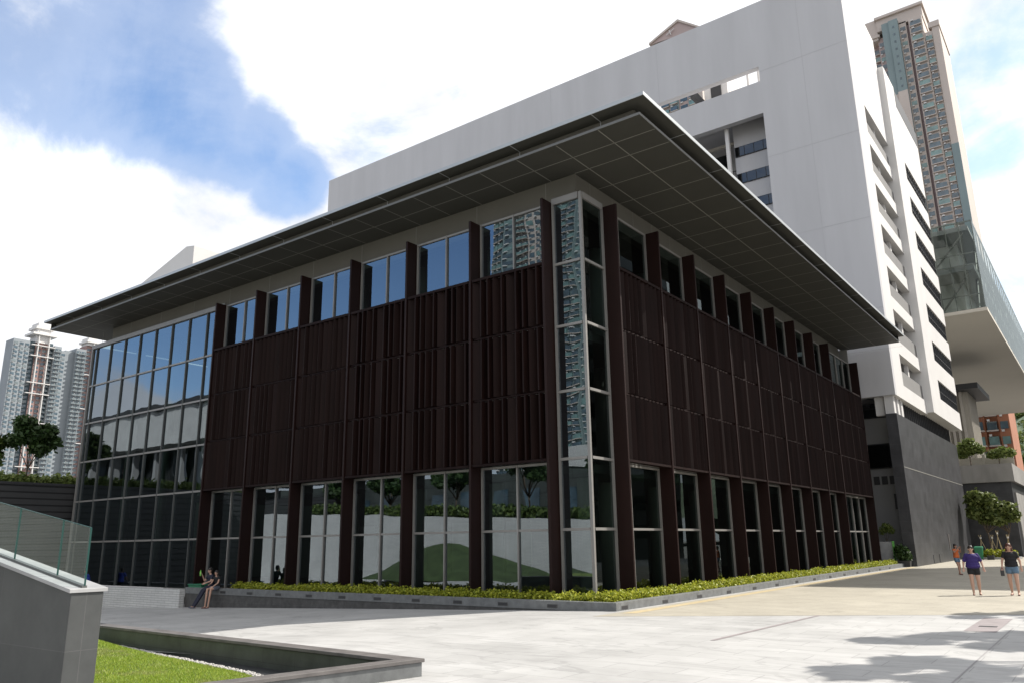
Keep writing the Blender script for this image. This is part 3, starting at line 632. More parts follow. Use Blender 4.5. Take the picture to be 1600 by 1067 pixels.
tree((.5, 38.9, -1.03), 2.9, 1.9, [((0, 0, 2.6), (.42, .4, .35)), ((-.25, 0, 2.35), (.3, .3, .22)), ((.3, .1, 2.4), (.28, .3, .25))], 500, .10, M['leafC'], 'small thin tree showing above the grey panel beside the pavilion', seed=8, tr=.035)

# ------------------------------------------------------------------ terrace building, ribbed hall, glass box
te = thing('terrace_building', (-1, 80, -1.5), 'dark stone podium with a projecting concrete band, beyond the plaza', 'building')
MB().box(-3, 6.05, 68, 140, -1.6, 5.98).build('wall', M['darkstone'], te)
MB().box(-3, 6.4, 67.6, 140, 5.98, 7.7).build('concrete_band', M['concrete'], te)
MB().box(6.05, 6.2, 69.5, 140, -1.6, 5.0).build('side_wall', M['concrete'], te)
MB().box(-3, 6.35, 71.5, 71.7, 7.7, 8.7).box(3.6, 3.9, 71.4, 71.8, 7.7, 9.0).build('parapet', M['beigeconc'], te)
rb = thing('ribbed_hall', (0, 90, 7.7), 'concrete hall with close vertical ribs under the raised glass box', 'building')
r_ = MB(); r_.box(-6, .85, 90.4, 99, 7.7, 18.6); [r_.box(-6+.62*j, -5.7+.62*j, 89.9, 90.4, 7.7, 18.6) for j in range(11)]; [r_.box(.85, 1.15, 90.6+.9*j, 90.9+.9*j, 7.7, 18.6) for j in range(9)]; r_.build('wall', M['beigeconc'], rb)
MB().box(-8, 2.6, 88.2, 100, 18.6, 19.3).build('roof', M['darkmetal'], rb)
gb = thing('glass_box', (-2, 110, 23.9), 'raised glass box building with a plain beige underside jutting over the plaza end', 'building')
zb, zt = 23.87, 33.7; gx = 6.3
MB().box(-12, gx+.12, 69.8, 154, zb-.35, zb).build('underside', M['underside'], gb)
MB().box(-12, gx-.5, 70.6, 153, zb+4.5, zb+5.2).box(-12, gx-.5, 70.6, 153, zb+9.0, zb+9.5).build('floor', M['greywall'], gb)
MB().box(-12, gx-2.2, 75, 150, zb, zb+9).build('inner_wall', M['whitetrim'], gb)
fr = MB()
for x in (2.4, 3.7, 5.0, 6.25): fr.box(x-.05, x+.05, 70.02, 70.14, zb, zt)
for z in (zb+.04, zb+1.6, zb+4.9, zb+6.2, zt-.08): fr.box(-12, gx, 70.0, 70.12, z-.05, z+.05)
for j in range(28): fr.box(gx-.12, gx, 70.2+3.*j, 70.3+3.*j, zb, zt)
for z in (zb+.04, zb+4.9, zt-.08): fr.box(gx-.12, gx, 70.12, 154, z-.05, z+.05)
fr.build('frame', M['alu'], gb)
br = MB(); br.tube((2.2, 70.9, zb+.3), (5.4, 70.9, zb+4.4), .12, n=6); br.tube((2.2, 70.9, zb+5.4), (5.4, 70.9, zb+8.9), .12, n=6); [br.tube((gx-.8, 72+8*j, zb+.3), (gx-.8, 78+8*j, zb+8.8), .14, n=6) for j in range(9)]; br.build('brace', M['alu'], gb)
MB().poly([(-12, 69.97, zb), (gx, 69.97, zb), (gx, 69.97, zt+.05), (-12, 69.97, zt+.05)]).build('glass', M['boxglass'], gb); MB().poly([(gx+.01, 69.97, zb), (gx+.01, 154, zb), (gx+.01, 154, zt+.05), (gx+.01, 69.97, zt+.05)]).build('glass', M['boxglass'], gb)
MB().box(-12, gx-1.2, 71.5, 153, zb+9.5, zb+9.7).build('roof', M['whitetrim'], gb)

tree((2.75, 69.6, 7.7), 3, 1.0, [((0, 0, 1.9), (1.15, .9, .75)), ((.8, 0, 1.7), (.7, .6, .5)), ((-.6, 0, 1.4), (.7, .6, .55)), ((.1, 0, 2.5), (.6, .5, .4))], 2300, .17, M['leafC'], 'bright green bushy tree nearest the slab block on the terrace', seed=11, group='trees on the terrace', tr=.06)
tree((5.2, 69.9, 7.7), 2.4, .8, [((0, 0, 1.2), (.9, .8, .5)), ((.9, 0, 1.2), (.7, .7, .45)), ((-.6, 0, 1.1), (.5, .5, .4)), ((.4, 0, 1.6), (.4, .4, .3))], 1500, .16, M['leafC'], 'wide low tree by the right edge of the terrace', seed=12, group='trees on the terrace', tr=.05)
tree((4.8, 61, -1.05), 6.5, 2.6, [((-1.1, 0, 5.2), (.95, .9, .8)), ((-1.3, 0, 4.1), (.8, .9, .7)), ((-.2, 0, 5.0), (.85, .9, .8)), ((.1, .2, 3.9), (.9, .9, .7)), ((1.0, 0, 4.2), (.9, .9, .75)), ((1.5, 0, 3.7), (.7, .7, .6)), ((.5, -.3, 3.3), (.8, .7, .45)), ((-.6, .4, 3.3), (.6, .7, .4))], 5600, .21, M['leafD'], 'spreading green tree in front of the dark podium wall', seed=13, tr=.09, trunks=((-.4, 0), (.7, .2)))
sh = thing('flower_bed', (4.8, 58, -1.05), 'bright yellow green shrubs in a low kerbed bed beneath the spreading tree', 'flower bed')
MB().box(3.7, 6.6, 57.3, 60.2, -1.1, -.85).build('kerb', M['coping'], sh)
leaves('foliage', [((4.2+.32*j, 58.2+.15*(j % 3), -.62), (.36, .6, .38)) for j in range(7)], 3200, .13, M['hedge'], sh, 9)
for j, (x, tl, lb) in enumerate(((3.95, -.1, 'leftmost of the four bamboo tripods staked in the shrub bed'), (4.7, .05, 'second bamboo tripod from the left in the shrub bed'), (5.25, -.1, 'third bamboo tripod from the left, tallest in the shrub bed'), (5.9, .0, 'rightmost of the four bamboo tripods staked in the shrub bed'))):
    t = thing('bamboo_tripod', (x, 58.6, -.9), lb, 'tree stake', 'bamboo tripods in the shrub bed'); hgt = 1.0+(.35 if j == 2 else 0)
    for k in range(3):
        a = k*2.094+.5*j; MB().tube((x+math.cos(a)*.42, 58.6+math.sin(a)*.42, -.85), (x-math.cos(a)*.12+tl, 58.6-math.sin(a)*.12, hgt), .028, .022, 6).build('stake', M['stake'], t)
    MB().tube((x+tl*.8, 58.6, hgt-.3), (x+tl*.8, 58.6, hgt-.16), .07, n=8).build('binding', M['whitecloth'], t)
bn = thing('litter_bin', (3.95, 55.9, -1.04), 'green wheeled litter bin at the left end of the shrub bed', 'bin')
MB().hexa([(3.7, 55.6, -.98), (4.15, 55.6, -.98), (4.15, 56.1, -.98), (3.7, 56.1, -.98), (3.62, 55.5, -.1), (4.23, 55.5, -.1), (4.23, 56.2, -.1), (3.62, 56.2, -.1)]).build('body', M['green'], bn, bevel=.02)
MB().hexa([(3.6, 55.45, -.1), (4.25, 55.45, -.1), (4.25, 56.25, -.1), (3.6, 56.25, -.1), (3.62, 55.55, .02), (4.23, 55.55, .02), (4.23, 56.25, .08), (3.62, 56.25, .08)]).build('lid', M['green'], bn, bevel=.02)
for s_ in (3.72, 4.1): MB().tube((s_, 56.15, -.95), (s_+.06, 56.15, -.95), .09, n=12).build('wheel', M['darkmetal'], bn)
pb2 = thing('potted_shrub', (4.75, 56.2, -1.04), 'small round shrub in a grey pot right of the green litter bin', 'plant')
MB().box(4.45, 4.95, 55.9, 56.4, -1.03, -.62).build('pot', M['darkmetal'], pb2); leaves('foliage', [((4.7, 56.15, -.45), (.36, .36, .3))], 400, .12, M['hedge'], pb2, 14)

# ------------------------------------------------------------------ towers
def tower(name, label, x0, x1, y0, y1, z1, cols, group=None, fl=3.0, z0=-3.2, zwin=20, face='-Y', crown=None, wmats=None, k_=1, sub=99):
    """residential tower: cols = list of bays (u0,u1,depth,wall,kind,ztop) along the visible face"""
    if k_ != 1:   # same direction, greater distance: true storey height for the storeys one can count
        fx = lambda v: 13.473+k_*(v-13.473); fy = lambda v: -22.317+k_*(v+22.317); fz = lambda v: .902+k_*(v-.902)
        x0, x1, y0, y1, z1 = fx(x0), fx(x1), fy(y0), fy(y1), fz(z1); fu = fy if face == '+X' else fx
        cols = [(fu(a), fu(b), c*k_, d, e, fz(f)) for a, b, c, d, e, f in cols]
        if crown: crown = (crown[0], [(fx(a), fx(b), fy(c), fy(d), fz(e), fz(f)) for a, b, c, d, e, f in crown[1]])
    t = thing(name, ((x0+x1)/2, (y0+y1)/2, z0), label, 'tower block', group)
    wm = {}; wins = []; slabs = []; acs = []
    for (u0, u1, dp, wl_, kind, zt_) in cols:
        mbw = wm.setdefault(wl_, MB())
        if face == '-Y': mbw.box(u0, u1, y0-dp, y1, z0, zt_)
        elif face == '+Y': mbw.box(u0, u1, y0, y1+dp, z0, zt_)
        else: mbw.box(x0, x1+dp, u0, u1, z0, zt_)
        if kind == 'blank': continue
        nfl = int((zt_-1.5-zwin)/fl); nsub = max(1, round((u1-u0)/sub)); U0, U1 = u0, u1
        for k, js in [(a, b) for a in range(nfl) for b in range(nsub)]:
            u0, u1 = U0+(U1-U0)*js/nsub, U0+(U1-U0)*(js+1)/nsub; wdt = u1-u0
            z = zt_-1.5-fl*(k+1)+.6
            def fn(mb, u0=u0, u1=u1, z=z, dp=dp, kind=kind, wdt=wdt, k=k):
                def bb(a, b, o0, o1, za, zb_, mi):
                    if face == '-Y': mb.box(a, b, y0-dp-o1, y0-dp-o0, za, zb_, mi)
                    elif face == '+Y': mb.box(a, b, y1+dp+o0, y1+dp+o1, za, zb_, mi)
                    else: mb.box(x1+dp+o0, x1+dp+o1, a, b, za, zb_, mi)
                if kind == 'small': c = (u0+u1)/2; bb(c-.3, c+.3, .02, .08, z+.5, z+1.3, 0)
                elif kind == 'bay':
                    bb(u0+.12*wdt, u1-.12*wdt, .0, .75, z+.2, z+1.9, 0 if (k*7+int(u0)) % 3 else 1); bb(u0+.06*wdt, u1-.06*wdt, .0, .95, z-.05, z+.2, 2)
                    bb(u0+.2*wdt, u0+.38*wdt, .3, 1.2, z+1.95, z+2.35, 3)
                elif kind == 'balc':
                    bb(u0+.05*wdt, u1-.05*wdt, .0, 1.3, z-.3, z-.1, 2); bb(u0+.05*wdt, u1-.05*wdt, 1.15, 1.3, z-.1, z+.8, 1); bb(u0+.1*wdt, u1-.1*wdt, .02, .1, z, z+2., 0)
                    bb(u0+.45*wdt, u0+.6*wdt, .1, .7, z+.9, z+1.4, 3)
                else:
                    bb(u0+.15*wdt, u1-.15*wdt, .02, .12, z+.3, z+1.8, 0 if (k*5+int(u1)) % 4 else 1); bb(u0+.2*wdt, u0+.45*wdt, .05, .6, z-.25, z+.15, 3)
            dx = ((u0+u1)/2, y0, z) if face == '-Y' else ((x1, (u0+u1)/2, z) if face == '+X' else ((u0+u1)/2, y1, z))
            wins.append(((Vector(dx)-CAMP).length, fn))
    for kk, mbw in wm.items(): mbw.build('wall', M[kk], t)
    many(t, 'window', wins, wmats or [M['winblue'], M['tealglass'], M['cream'], M['whitetrim']])
    if crown:
        cmb_ = MB()
        for c in crown[1]: cmb_.box(*c)
        cmb_.build('roof_crown', M[crown[0]], t)
    return t
# the tall tower behind the right side of the slab
rt_ = tower('residential_tower', 'very tall cream and teal residential tower rising behind the right side of the white slab', -31, -8, 260, 285, 188,
      [(-34.5, -31., -9, 'cream', 'win', 176), (-31., -28.2, -6, 'pink', 'bay', 178), (-28.2, -26.0, -3, 'pink', 'win', 179), (-26.0, -23.6, 0, 'teal', 'blank', 182.5), (-23.6, -20.6, .6, 'teal', 'small', 182.5),
       (-20.6, -18.2, -1.5, 'cream', 'win', 181.5), (-18.2, -17.2, -2.2, 'darkpink', 'blank', 180), (-17.2, -12.9, 0, 'cream', 'bay', 181), (-12.9, -10.4, -.6, 'cream', 'bay', 173.5), (-10.4, -8.2, -.3, 'cream', 'blank', 174.5)],
      crown=('cream', [(-32.5, -27.8, 262, 280, 178, 186.5), (-33.2, -27.2, 261.5, 281, 179, 180), (-27.8, -12.6, 261.5, 282, 181, 185.6), (-28.2, -12.0, 260.6, 283, 185.6, 186.6), (-11.4, -7.9, 259.9, 283, 174.5, 176.6),
                       (-26.0, -23.6, 259.7, 260., -3, 153), (-23.7, -20.6, 259.1, 259.4, -3, 153.5)]), zwin=96)
MB().box(-10.42, -8.15, 259.9, 260.29, 40, 129).build('lower_cladding', M['teal'], rt_)
# gabled tower whose peak shows over the slab
gt = tower('gabled_tower', 'pink gabled tower top peeking over the roof line of the white slab', -101, -84, 230, 250, 186,
      [(-101, -97, 0, 'pink', 'bay', 186), (-97, -93.5, .5, 'teal', 'bay', 186), (-93.5, -89.5, 0, 'pink', 'win', 186), (-89.5, -86, .5, 'teal', 'bay', 186), (-86, -84, 0, 'cream', 'blank', 186)], zwin=140)
g = MB()
for y_, m_ in ((229.0, 0),):
    g.poly([(-103.4, y_, 190.4), (-82.6, y_, 188.6), (-91, y_, 195.6)][::1], 0)
    g.hexa([(-103.6, 228.4, 190.2), (-91, 228.4, 195.2), (-91, 251, 195.2), (-103.6, 251, 190.2), (-103.6, 228.4, 191.0), (-91, 228.4, 196.2), (-91, 251, 196.2), (-103.6, 251, 191.)], 1)
    g.hexa([(-91, 228.4, 195.2), (-82.4, 228.4, 188.4), (-82.4, 251, 188.4), (-91, 251, 195.2), (-91, 228.4, 196.2), (-82.4, 228.4, 189.2), (-82.4, 251, 189.2), (-91, 251, 196.2)], 1)
g.box(-101, -84, 229.1, 250, 186, 189.2, 0)
g.tube((-96, 228.2, 191), (-92.5, 228.2, 192.6), .2, n=6, mi=2); g.tube((-94.6, 228.2, 192.6), (-94, 228.2, 190.5), .2, n=6, mi=2)
g.build('gable_roof', [M['pink'], M['cream'], M['whitetrim']], gt)
# two grey towers at the left horizon: faces +X
tower('residential_tower', 'pale grey residential tower with white ladder frame at the left edge of the skyline', -224, -220, 62, 76.5, 57,
      [(62.4, 66.6, 1, 'towergrey', 'win', 57), (66.6, 68.3, .0, 'tealdark', 'win', 57.2), (68.3, 69.9, .4, 'towerred', 'win', 58.5), (69.9, 71.4, .4, 'towerred', 'win', 58.5), (71.4, 73.0, .0, 'tealdark', 'balc', 57.5), (73.0, 74.9, 1.2, 'towergrey', 'balc', 56.8), (74.9, 76.6, .3, 'towergrey', 'win', 56)],
      group='grey towers on the left horizon', wmats=[M['winblue'], M['bluewin'], M['towergrey'], M['greywall']], fl=2.9, face='+X', zwin=8, k_=2.4, sub=3.6,
      crown=('whitetrim', [(-224, -218.2, 66.8, 73.2, 59.0, 59.6), (-224, -218.8, 67.6, 72.4, 60.8, 61.5), (-223.5, -219.2, 68.2, 71.6, 57, 62.6), (-219.3, -218.5, 68.5, 68.7, -3, 60), (-219.3, -218.5, 71.3, 71.5, -3, 60)]+[(-219.3, -218.4, 66.9, 73.0, z, z+.2) for z in (8, 11, 19, 22.5, 31, 34.5, 42.5, 45.5, 53, 56)]))
tower('residential_tower', 'pale grey residential tower with a plain shaft, right beside the roof tip on the skyline', -224, -220, 77, 86, 57,
      [(76.7, 79.2, -.6, 'towergrey', 'blank', 56.5), (79.2, 82.0, .6, 'towergrey', 'balc', 57.4), (82.0, 83.6, .2, 'towerred', 'win', 58.8), (83.6, 86.6, .8, 'towergrey', 'balc', 58.8)],
      group='grey towers on the left horizon', wmats=[M['winblue'], M['bluewin'], M['towergrey'], M['greywall']], fl=2.9, face='+X', zwin=8, k_=2.4, sub=3.6,
      crown=('whitetrim', [(-224, -218.6, 81.6, 85, 59.6, 60.2), (-223.5, -219.3, 82.2, 84.6, 58.8, 61.2), (-219.2, -218.8, 83.6, 83.9, -3, 60)]+[(-219.2, -218.9, 81.9, 83.7, z, z+.2) for z in (10, 20, 30, 40, 50)]))
# orange block beyond the terrace
tower('apartment_block', 'orange tiled apartment block seen below the raised glass box', -9, 0, 160, 175, 40,
      [(-9, -7.2, -.5, 'towerred', 'blank', 34), (-7.2, -4.2, .3, 'orange', 'bay', 34), (-4.2, -1.9, -.3, 'orange', 'bay', 34), (-1.9, .0, .2, 'orange', 'win', 34)], zwin=8)
# sloping tiled tower of the theatre, behind the left end of the roof
wd = MB(); y0, y1 = 12, 18
wd.poly([(-58, y0, -3), (-45.8, y0, -3), (-45.8, y0, 25.9), (-47.0, y0, 26.1), (-58, y0, 23.2)]); wd.poly([(-58, y1, -3), (-45.8, y1, -3), (-45.8, y1, 25.9), (-47.0, y1, 26.1), (-58, y1, 23.2)][::-1])
wd.poly([(-45.8, y0, -3), (-45.8, y1, -3), (-45.8, y1, 25.9), (-45.8, y0, 25.9)], 1); wd.poly([(-45.8, y0, 25.9), (-45.8, y1, 25.9), (-47, y1, 26.1), (-47, y0, 26.1)], 1); wd.poly([(-47, y0, 26.1), (-47, y1, 26.1), (-58, y1, 23.2), (-58, y0, 23.2)]); wd.poly([(-58, y1, -3), (-58, y0, -3), (-58, y0, 23.2), (-58, y1, 23.2)])
tag(wd.build('stage_tower', [M['whitetrim'], M['whitetrim']]), 'pale wedge shaped wall top showing above the left part of the flat roof', 'building')
# hills
hb = bmesh.new(); n1, n2 = 60, 12; gv = []
for i in range(n1+1):
    row = []
    for j in range(n2+1):
        x = -900+1500*i/n1; y = 560+900*j/n2
        h = 85+58*math.sin(x*.004+1.2)+30*math.sin(x*.0113+.4)+18*mnoise.noise(Vector((x*.02, y*.02, 0)))*2
        prof = math.sin(math.pi*min(1, (j+.0)/n2*.9+.05)); row.append(hb.verts.new((x, y, -4+max(0, h)*prof+(6*mnoise.noise(Vector((x*.06, y*.06, 3)))))))
    gv.append(row)
for i in range(n1):
    for j in range(n2): hb.faces.new((gv[i][j], gv[i+1][j], gv[i+1][j+1], gv[i][j+1]))
HV = {(i, j): gv[i][j].co.z for i in range(n1+1) for j in range(n2+1)}
me = bpy.data.meshes.new('hill'); hb.to_mesh(me); hb.free(); me.materials.append(M['hill']); ho_ = bpy.data.objects.new('hill', me); C.objects.link(ho_); struct(ho_)
rs = np.random.RandomState(4); hc = []
for _ in range(420):
    i = rs.uniform(0, 1); j = rs.uniform(0, .999); x = -150+200*i; y = 600+330*j
    a_, b_ = (x+900)/25, (y-560)/75; ia, ib = int(a_), int(b_); fa, fb = a_-ia, b_-ib
    g4 = [HV[(ia+p, ib+q)] for p, q in ((0, 0), (1, 0), (0, 1), (1, 1))]
    z = (g4[0]*(1-fa)+g4[1]*fa)*(1-fb)+(g4[2]*(1-fa)+g4[3]*fa)*fb
    hc.append(((x, y, z+1), (6, 6, 5)))
struct(leaves('woodland', hc, 26000, 2.2, M['leafD'], None, 22), 'stuff')

# ------------------------------------------------------------------ left: slatted wall with planting
sw_ = thing('slatted_wall', (-36.5, -15, -2), 'dark horizontally slatted retaining wall left of the glazed hall', 'wall')
MB().box(-37, -36, -12.6, 1.6, -3, 4.55).build('wall', M['darkslat'], sw_); MB().box(-37.05, -35.95, -12.65, 1.65, 4.55, 4.68).build('coping', M['darkmetal'], sw_)
hd = thing('hedge', (-37.2, -4, 4.6), 'rough green hedge growing along the top of the dark slatted wall', 'hedge')
leaves('foliage', [((-37.2-.5*(j % 2), -12.3+.31*j, 4.85), (.5, .35, .35+.1*((j*7) % 3))) for j in range(45)], 9000, .14, M['leafC'], hd, 31)
tree((-41, -.6, 4.2), 5, 2.0, [((0, 0, 3.9), (1.0, 1.1, .7)), ((0, 1.0, 3.5), (.8, .8, .6)), ((0, -.5, 4.6), (.7, .7, .45)), ((.3, .4, 3.0), (.6, .7, .5)), ((0, -1.0, 3.4), (.7, .6, .45)), ((0, .9, 4.2), (.6, .6, .45))], 2600, .2, M['leafB'], 'taller dark tree above the slatted wall in front of the grey towers', seed=41, tr=.07, group='trees above the slatted wall')
tree((-41.5, -3.0, 4.2), 5, 1.6, [((0, .3, 2.3), (.8, .8, .8)), ((0, -.8, 3.2), (.9, .9, .6)), ((0, .6, 3.2), (.6, .6, .5)), ((0, -.3, 4.0), (.6, .7, .4))], 2300, .2, M['leafA'], 'lighter loose tree at the left edge above the slatted wall', seed=42, tr=.06, group='trees above the slatted wall')
sp = MB()
# ------------------------------------------------------------------ foreground: sunken lawn with low walls, parapet with glass
pw = thing('planter', (4.7, -13.2, -1.08), 'low dark stone wall with a brown cap enclosing the sunken lawn in the foreground', 'planter')
def wallseg(a, b, ia, ib, z0a, z0b, z1, m_, nm, mi=0):
    mb = MB(); mb.hexa([(*a, z0a), (*b, z0b), (*ib, z0b), (*ia, z0a), (*a, z1), (*b, z1), (*ib, z1), (*ia, z1)]); return mb.build(nm, m_, pw, bevel=.006)
oc = (4.72, -12.96); ic = (4.44, -13.22)
bl, ibl = (-12, -12.32), (-12, -12.58); fr_, ifr = (3.62, -18.0), (3.34, -18.0)
wallseg(ibl, ic, bl, oc, -1.6, -1.25, -.83, M['poolwall'], 'back_wall')
wallseg(ic, oc, ifr, fr_, -1.25, -1.1, -.83, M['granite2'], 'side_wall')
cp = MB(); e = .02
cp.hexa([(-12, -12.60, -.828), (4.42, -13.24, -.828), (4.75, -12.93, -.828), (-12, -12.30, -.828), (-12, -12.60, -.775), (4.42, -13.24, -.775), (4.75, -12.93, -.775), (-12, -12.30, -.775)])
cp.hexa([(3.32, -18.0, -.828), (3.65, -18.0, -.828), (4.752, -12.932, -.828), (4.422, -13.245, -.828), (3.32, -18.0, -.774), (3.65, -18.0, -.774), (4.752, -12.932, -.774), (4.422, -13.245, -.774)])
cp.build('cap', M['slate'], pw, bevel=.006)
MB().hexa([(4.02, -16.2, -.95), (4.04, -16.2, -.95), (4.23, -15.3, -.95), (4.21, -15.3, -.95), (4.02, -16.2, -.88), (4.04, -16.2, -.88), (4.23, -15.3, -.88), (4.21, -15.3, -.88)]).build('slot_light', M['darkmetal'], pw)
mb = MB(); mb.poly([(-12, -18.05, -1.17), (3.5, -18.05, -1.17), (4.5, -13.1, -1.17), (-12, -12.5, -1.17)]); struct(mb.build('gravel_channel', M['blackstone']), 'structure')
curve = [(-12, -12.8), (-7, -12.85), (-4.8, -12.95), (-3.0, -13.2), (-1.2, -13.42), (.4, -13.62), (1.6, -13.8), (2.6, -14.1), (3.1, -14.6), (3.25, -15.6), (3.3, -18.0)]
def cy(x):
    for (a, b), (c, d) in zip(curve[:-1], curve[1:]):
        if a <= x <= c: return b+(d-b)*(x-a)/(c-a)
    return -18.0
def lz(x, y):
    d = max(0, cy(x)-y); e_ = min(1, d/.5); return -1.155+.08*e_*(2-e_)+.20*max(0, min(1, (-1.5-x)/4))*min(1, d/.6)+.03*mnoise.noise(Vector((x*.8, y*.8, 0)))*e_
lb = MB(); nx, ny = 60, 16
gp = [[None]*(ny+1) for _ in range(nx+1)]
for i in range(nx+1):
    x = -12+15.28*i/nx
    for j in range(ny+1):
        y = -18.04+(cy(x)+18.04)*j/ny; gp[i][j] = (x, y, lz(x, y))
for i in range(nx):
    for j in range(ny): lb.poly([gp[i][j], gp[i+1][j], gp[i+1][j+1], gp[i][j+1]])
struct(lb.build('lawn', M['grass'], smooth=True))
rs = np.random.RandomState(8); nb = 90000; bx_ = rs.uniform(-7.5, 3.2, nb); cyv = np.array([cy(v) for v in bx_]); by_ = -18.0+(cyv+17.97)*rs.rand(nb)**.8
bz = np.array([lz(a, b) for a, b in zip(bx_, by_)]); an = rs.uniform(0, 6.283, nb); hh = rs.uniform(.015, .04, nb); ww_ = rs.uniform(.003, .007, nb)
lean = rs.normal(size=(nb, 2))*.018; P = np.stack([bx_, by_, bz], 1); dv = np.stack([np.cos(an), np.sin(an), np.zeros(nb)], 1)*ww_[:, None]
tip = P+np.stack([lean[:, 0], lean[:, 1], hh], 1); v = np.stack([P-dv, P+dv, tip+dv*.3, tip-dv*.3], 1)
dry = np.array([mnoise.noise(Vector((a*1.1, b*1.6, 2.))) + .5*mnoise.noise(Vector((a*4, b*4, 7.))) for a, b in zip(bx_, by_)])+rs.normal(size=nb)*.12 > .30
struct(quads('grass', v[~dry].reshape(-1, 3), int((~dry).sum()), M['blade']), 'stuff')
struct(quads('dry_grass', v[dry].reshape(-1, 3), int(dry.sum()), M['dryblade']), 'stuff')
pm = MB(); rr = random.Random(3)
for k in range(900):
    x = rr.uniform(-4.2, 3.0); y = cy(x)+rr.uniform(-.02, .12); s_ = rr.uniform(.015, .032); pm.sphere((x, y, -1.14+s_*.3), (s_, s_*rr.uniform(.7, 1), s_*.6), 6)
struct(pm.build('pebbles', M['pebble'], smooth=True), 'stuff')
# stair parapet with glass balustrade
pp = thing('parapet', (4.95, -18.2, -1.1), 'grey granite stair parapet with a glass balustrade at the left foreground', 'parapet')
def pz(x): return .515+(4.95-x)*.150
xa_, xb_ = 4.95, -3.
MB().hexa([(xb_, -18.36, -1.6), (xa_, -18.36, -1.6), (xa_, -18.03, -1.6), (xb_, -18.03, -1.6), (xb_, -18.36, pz(xb_)-.04), (xa_, -18.36, pz(xa_)-.04), (xa_, -18.03, pz(xa_)-.04), (xb_, -18.03, pz(xb_)-.04)]).build('wall', M['granite'], pp, bevel=.006)
MB().hexa([(xb_, -18.385, pz(xb_)-.038), (xa_+.02, -18.385, pz(xa_)-.038), (xa_+.02, -18.0, pz(xa_)-.038), (xb_, -18.0, pz(xb_)-.038), (xb_, -18.385, pz(xb_)), (xa_+.02, -18.385, pz(xa_)), (xa_+.02, -18.0, pz(xa_)), (xb_, -18.0, pz(xb_))]).build('coping', M['coping'], pp, bevel=.004)
MB().hexa([(xb_, -18.25, pz(xb_)), (4.93, -18.25, pz(4.93)), (4.93, -18.20, pz(4.93)), (xb_, -18.20, pz(xb_)), (xb_, -18.25, pz(xb_)+.025), (4.93, -18.25, pz(4.93)+.025), (4.93, -18.20, pz(4.93)+.025), (xb_, -18.20, pz(xb_)+.025)]).build('channel', M['aludark'], pp)
for a, b in ((4.93, 4.315), (4.30, 3.20), (3.185, 2.085), (2.07, .97), (.955, -.2)):
    pn = MB().poly([(b, -18.225, pz(b)+.026), (a, -18.225, pz(a)+.026), (a, -18.225, pz(a)+.60), (b, -18.225, pz(b)+.60)]).build('glass_panel', M['clear'], pp)
    MB().box(a, a+.004, -18.234, -18.216, pz(a)+.026, pz(a)+.60).hexa([(b, -18.233, pz(b)+.60), (a, -18.233, pz(a)+.60), (a, -18.217, pz(a)+.60), (b, -18.217, pz(b)+.60), (b, -18.233, pz(b)+.606), (a, -18.233, pz(a)+.606), (a, -18.217, pz(a)+.606), (b, -18.217, pz(b)+.606)]).build('edge', M['glassedge'], pn)

# ------------------------------------------------------------------ surroundings that the glazing reflects (beside and behind the camera)
rw_ = thing('retaining_wall', (-38, -27, -1.9), 'white tiled retaining wall opposite the pavilion, mirrored in its ground floor glass', 'wall')
MB().hexa([(-60, -28, -2.5), (-14, -28, -2.5), (-14, -27, -2.5), (-60, -27, -2.5), (-60, -28, 4.3), (-14, -28, 2.4), (-14, -27, 2.4), (-60, -27, 4.3)]).build('wall', M['whitetile'], rw_)
hd2 = thing('hedge', (-35, -28, 4), 'dense green hedge on top of the white tiled retaining wall', 'hedge')
leaves('foliage', [((-51+.6*j, -28.6, 4.3-.042*(.6*j)), (.7, .8, .6)) for j in range(60)], 9000, .2, M['leafA'], hd2, 51)
for j, (x, lb_) in enumerate(((-48, 'first tree'), (-41, 'second tree'), (-33, 'third tree'), (-25, 'fourth tree'), (-17, 'fifth tree'))):
    tree((x, -31.5, 2.5), 6, 2.4, crown_clumps(4.4, 2.2, 9, 60+j), 1800, .3, M['leafB'], lb_+' from the left behind the white tiled retaining wall, seen mirrored', seed=60+j, group='trees behind the retaining wall', tr=.12)
md_ = MB(); nx, ny = 24, 10; pts = {}
for i in range(nx+1):
    for j in range(ny+1):
        u, v_ = i/nx, j/ny; pts[i, j] = (-37+22*u, -26.9+3.7*v_, -1.8+3.0*(math.sin(math.pi*min(1, u*1.25))**.7 if u < .8 else .55*(1-u)/.2+.0)*(1-v_)**.8*(.8+.2*math.sin(u*7)))
for i in range(nx):
    for j in range(ny): md_.poly([pts[i, j], pts[i+1, j], pts[i+1, j+1], pts[i, j+1]])
struct(md_.build('grass_mound', M['moundgrass'], smooth=True))
ob = thing('arts_building', (-85, -40, -2), 'long white tiled building on dark columns opposite, mirrored in the glazed hall', 'building')
MB().box(-118, -66, -46, -30, 13.4, 17.9).build('wall', M['whitetile'], ob); MB().box(-119, -65.4, -47, -29.6, 17.9, 18.5).build('roof', M['darkmetal'], ob)
MB().box(-118, -66, -46, -34, 8.6, 13.4).build('upper_glazing', M['darkglass'], ob); cc_ = MB(); [cc_.box(-117+5.5*j, -116.3+5.5*j, -32, -31.3, -2, 13.4) for j in range(10)]; cc_.build('column', M['greywall'], ob)
MB().box(-118, -52, -46, -33, -2.5, 6.).build('base_wall', M['darkslat'], ob); MB().box(-110, -70, -47.5, -47, 6, 8.4).build('screen', M['whitetile'], ob)
mid = thing('annex', (-38, -40, -2), 'dark panelled annex with a white tiled end, mirrored behind the retaining wall trees', 'building')
MB().box(-64, -10, -45, -36, -2.5, 7.2).build('wall', M['annexwall'], mid); MB().box(-24, -10.5, -45, -35.9, 7.2, 9.0).build('tiled_top', M['whitetile'], mid)
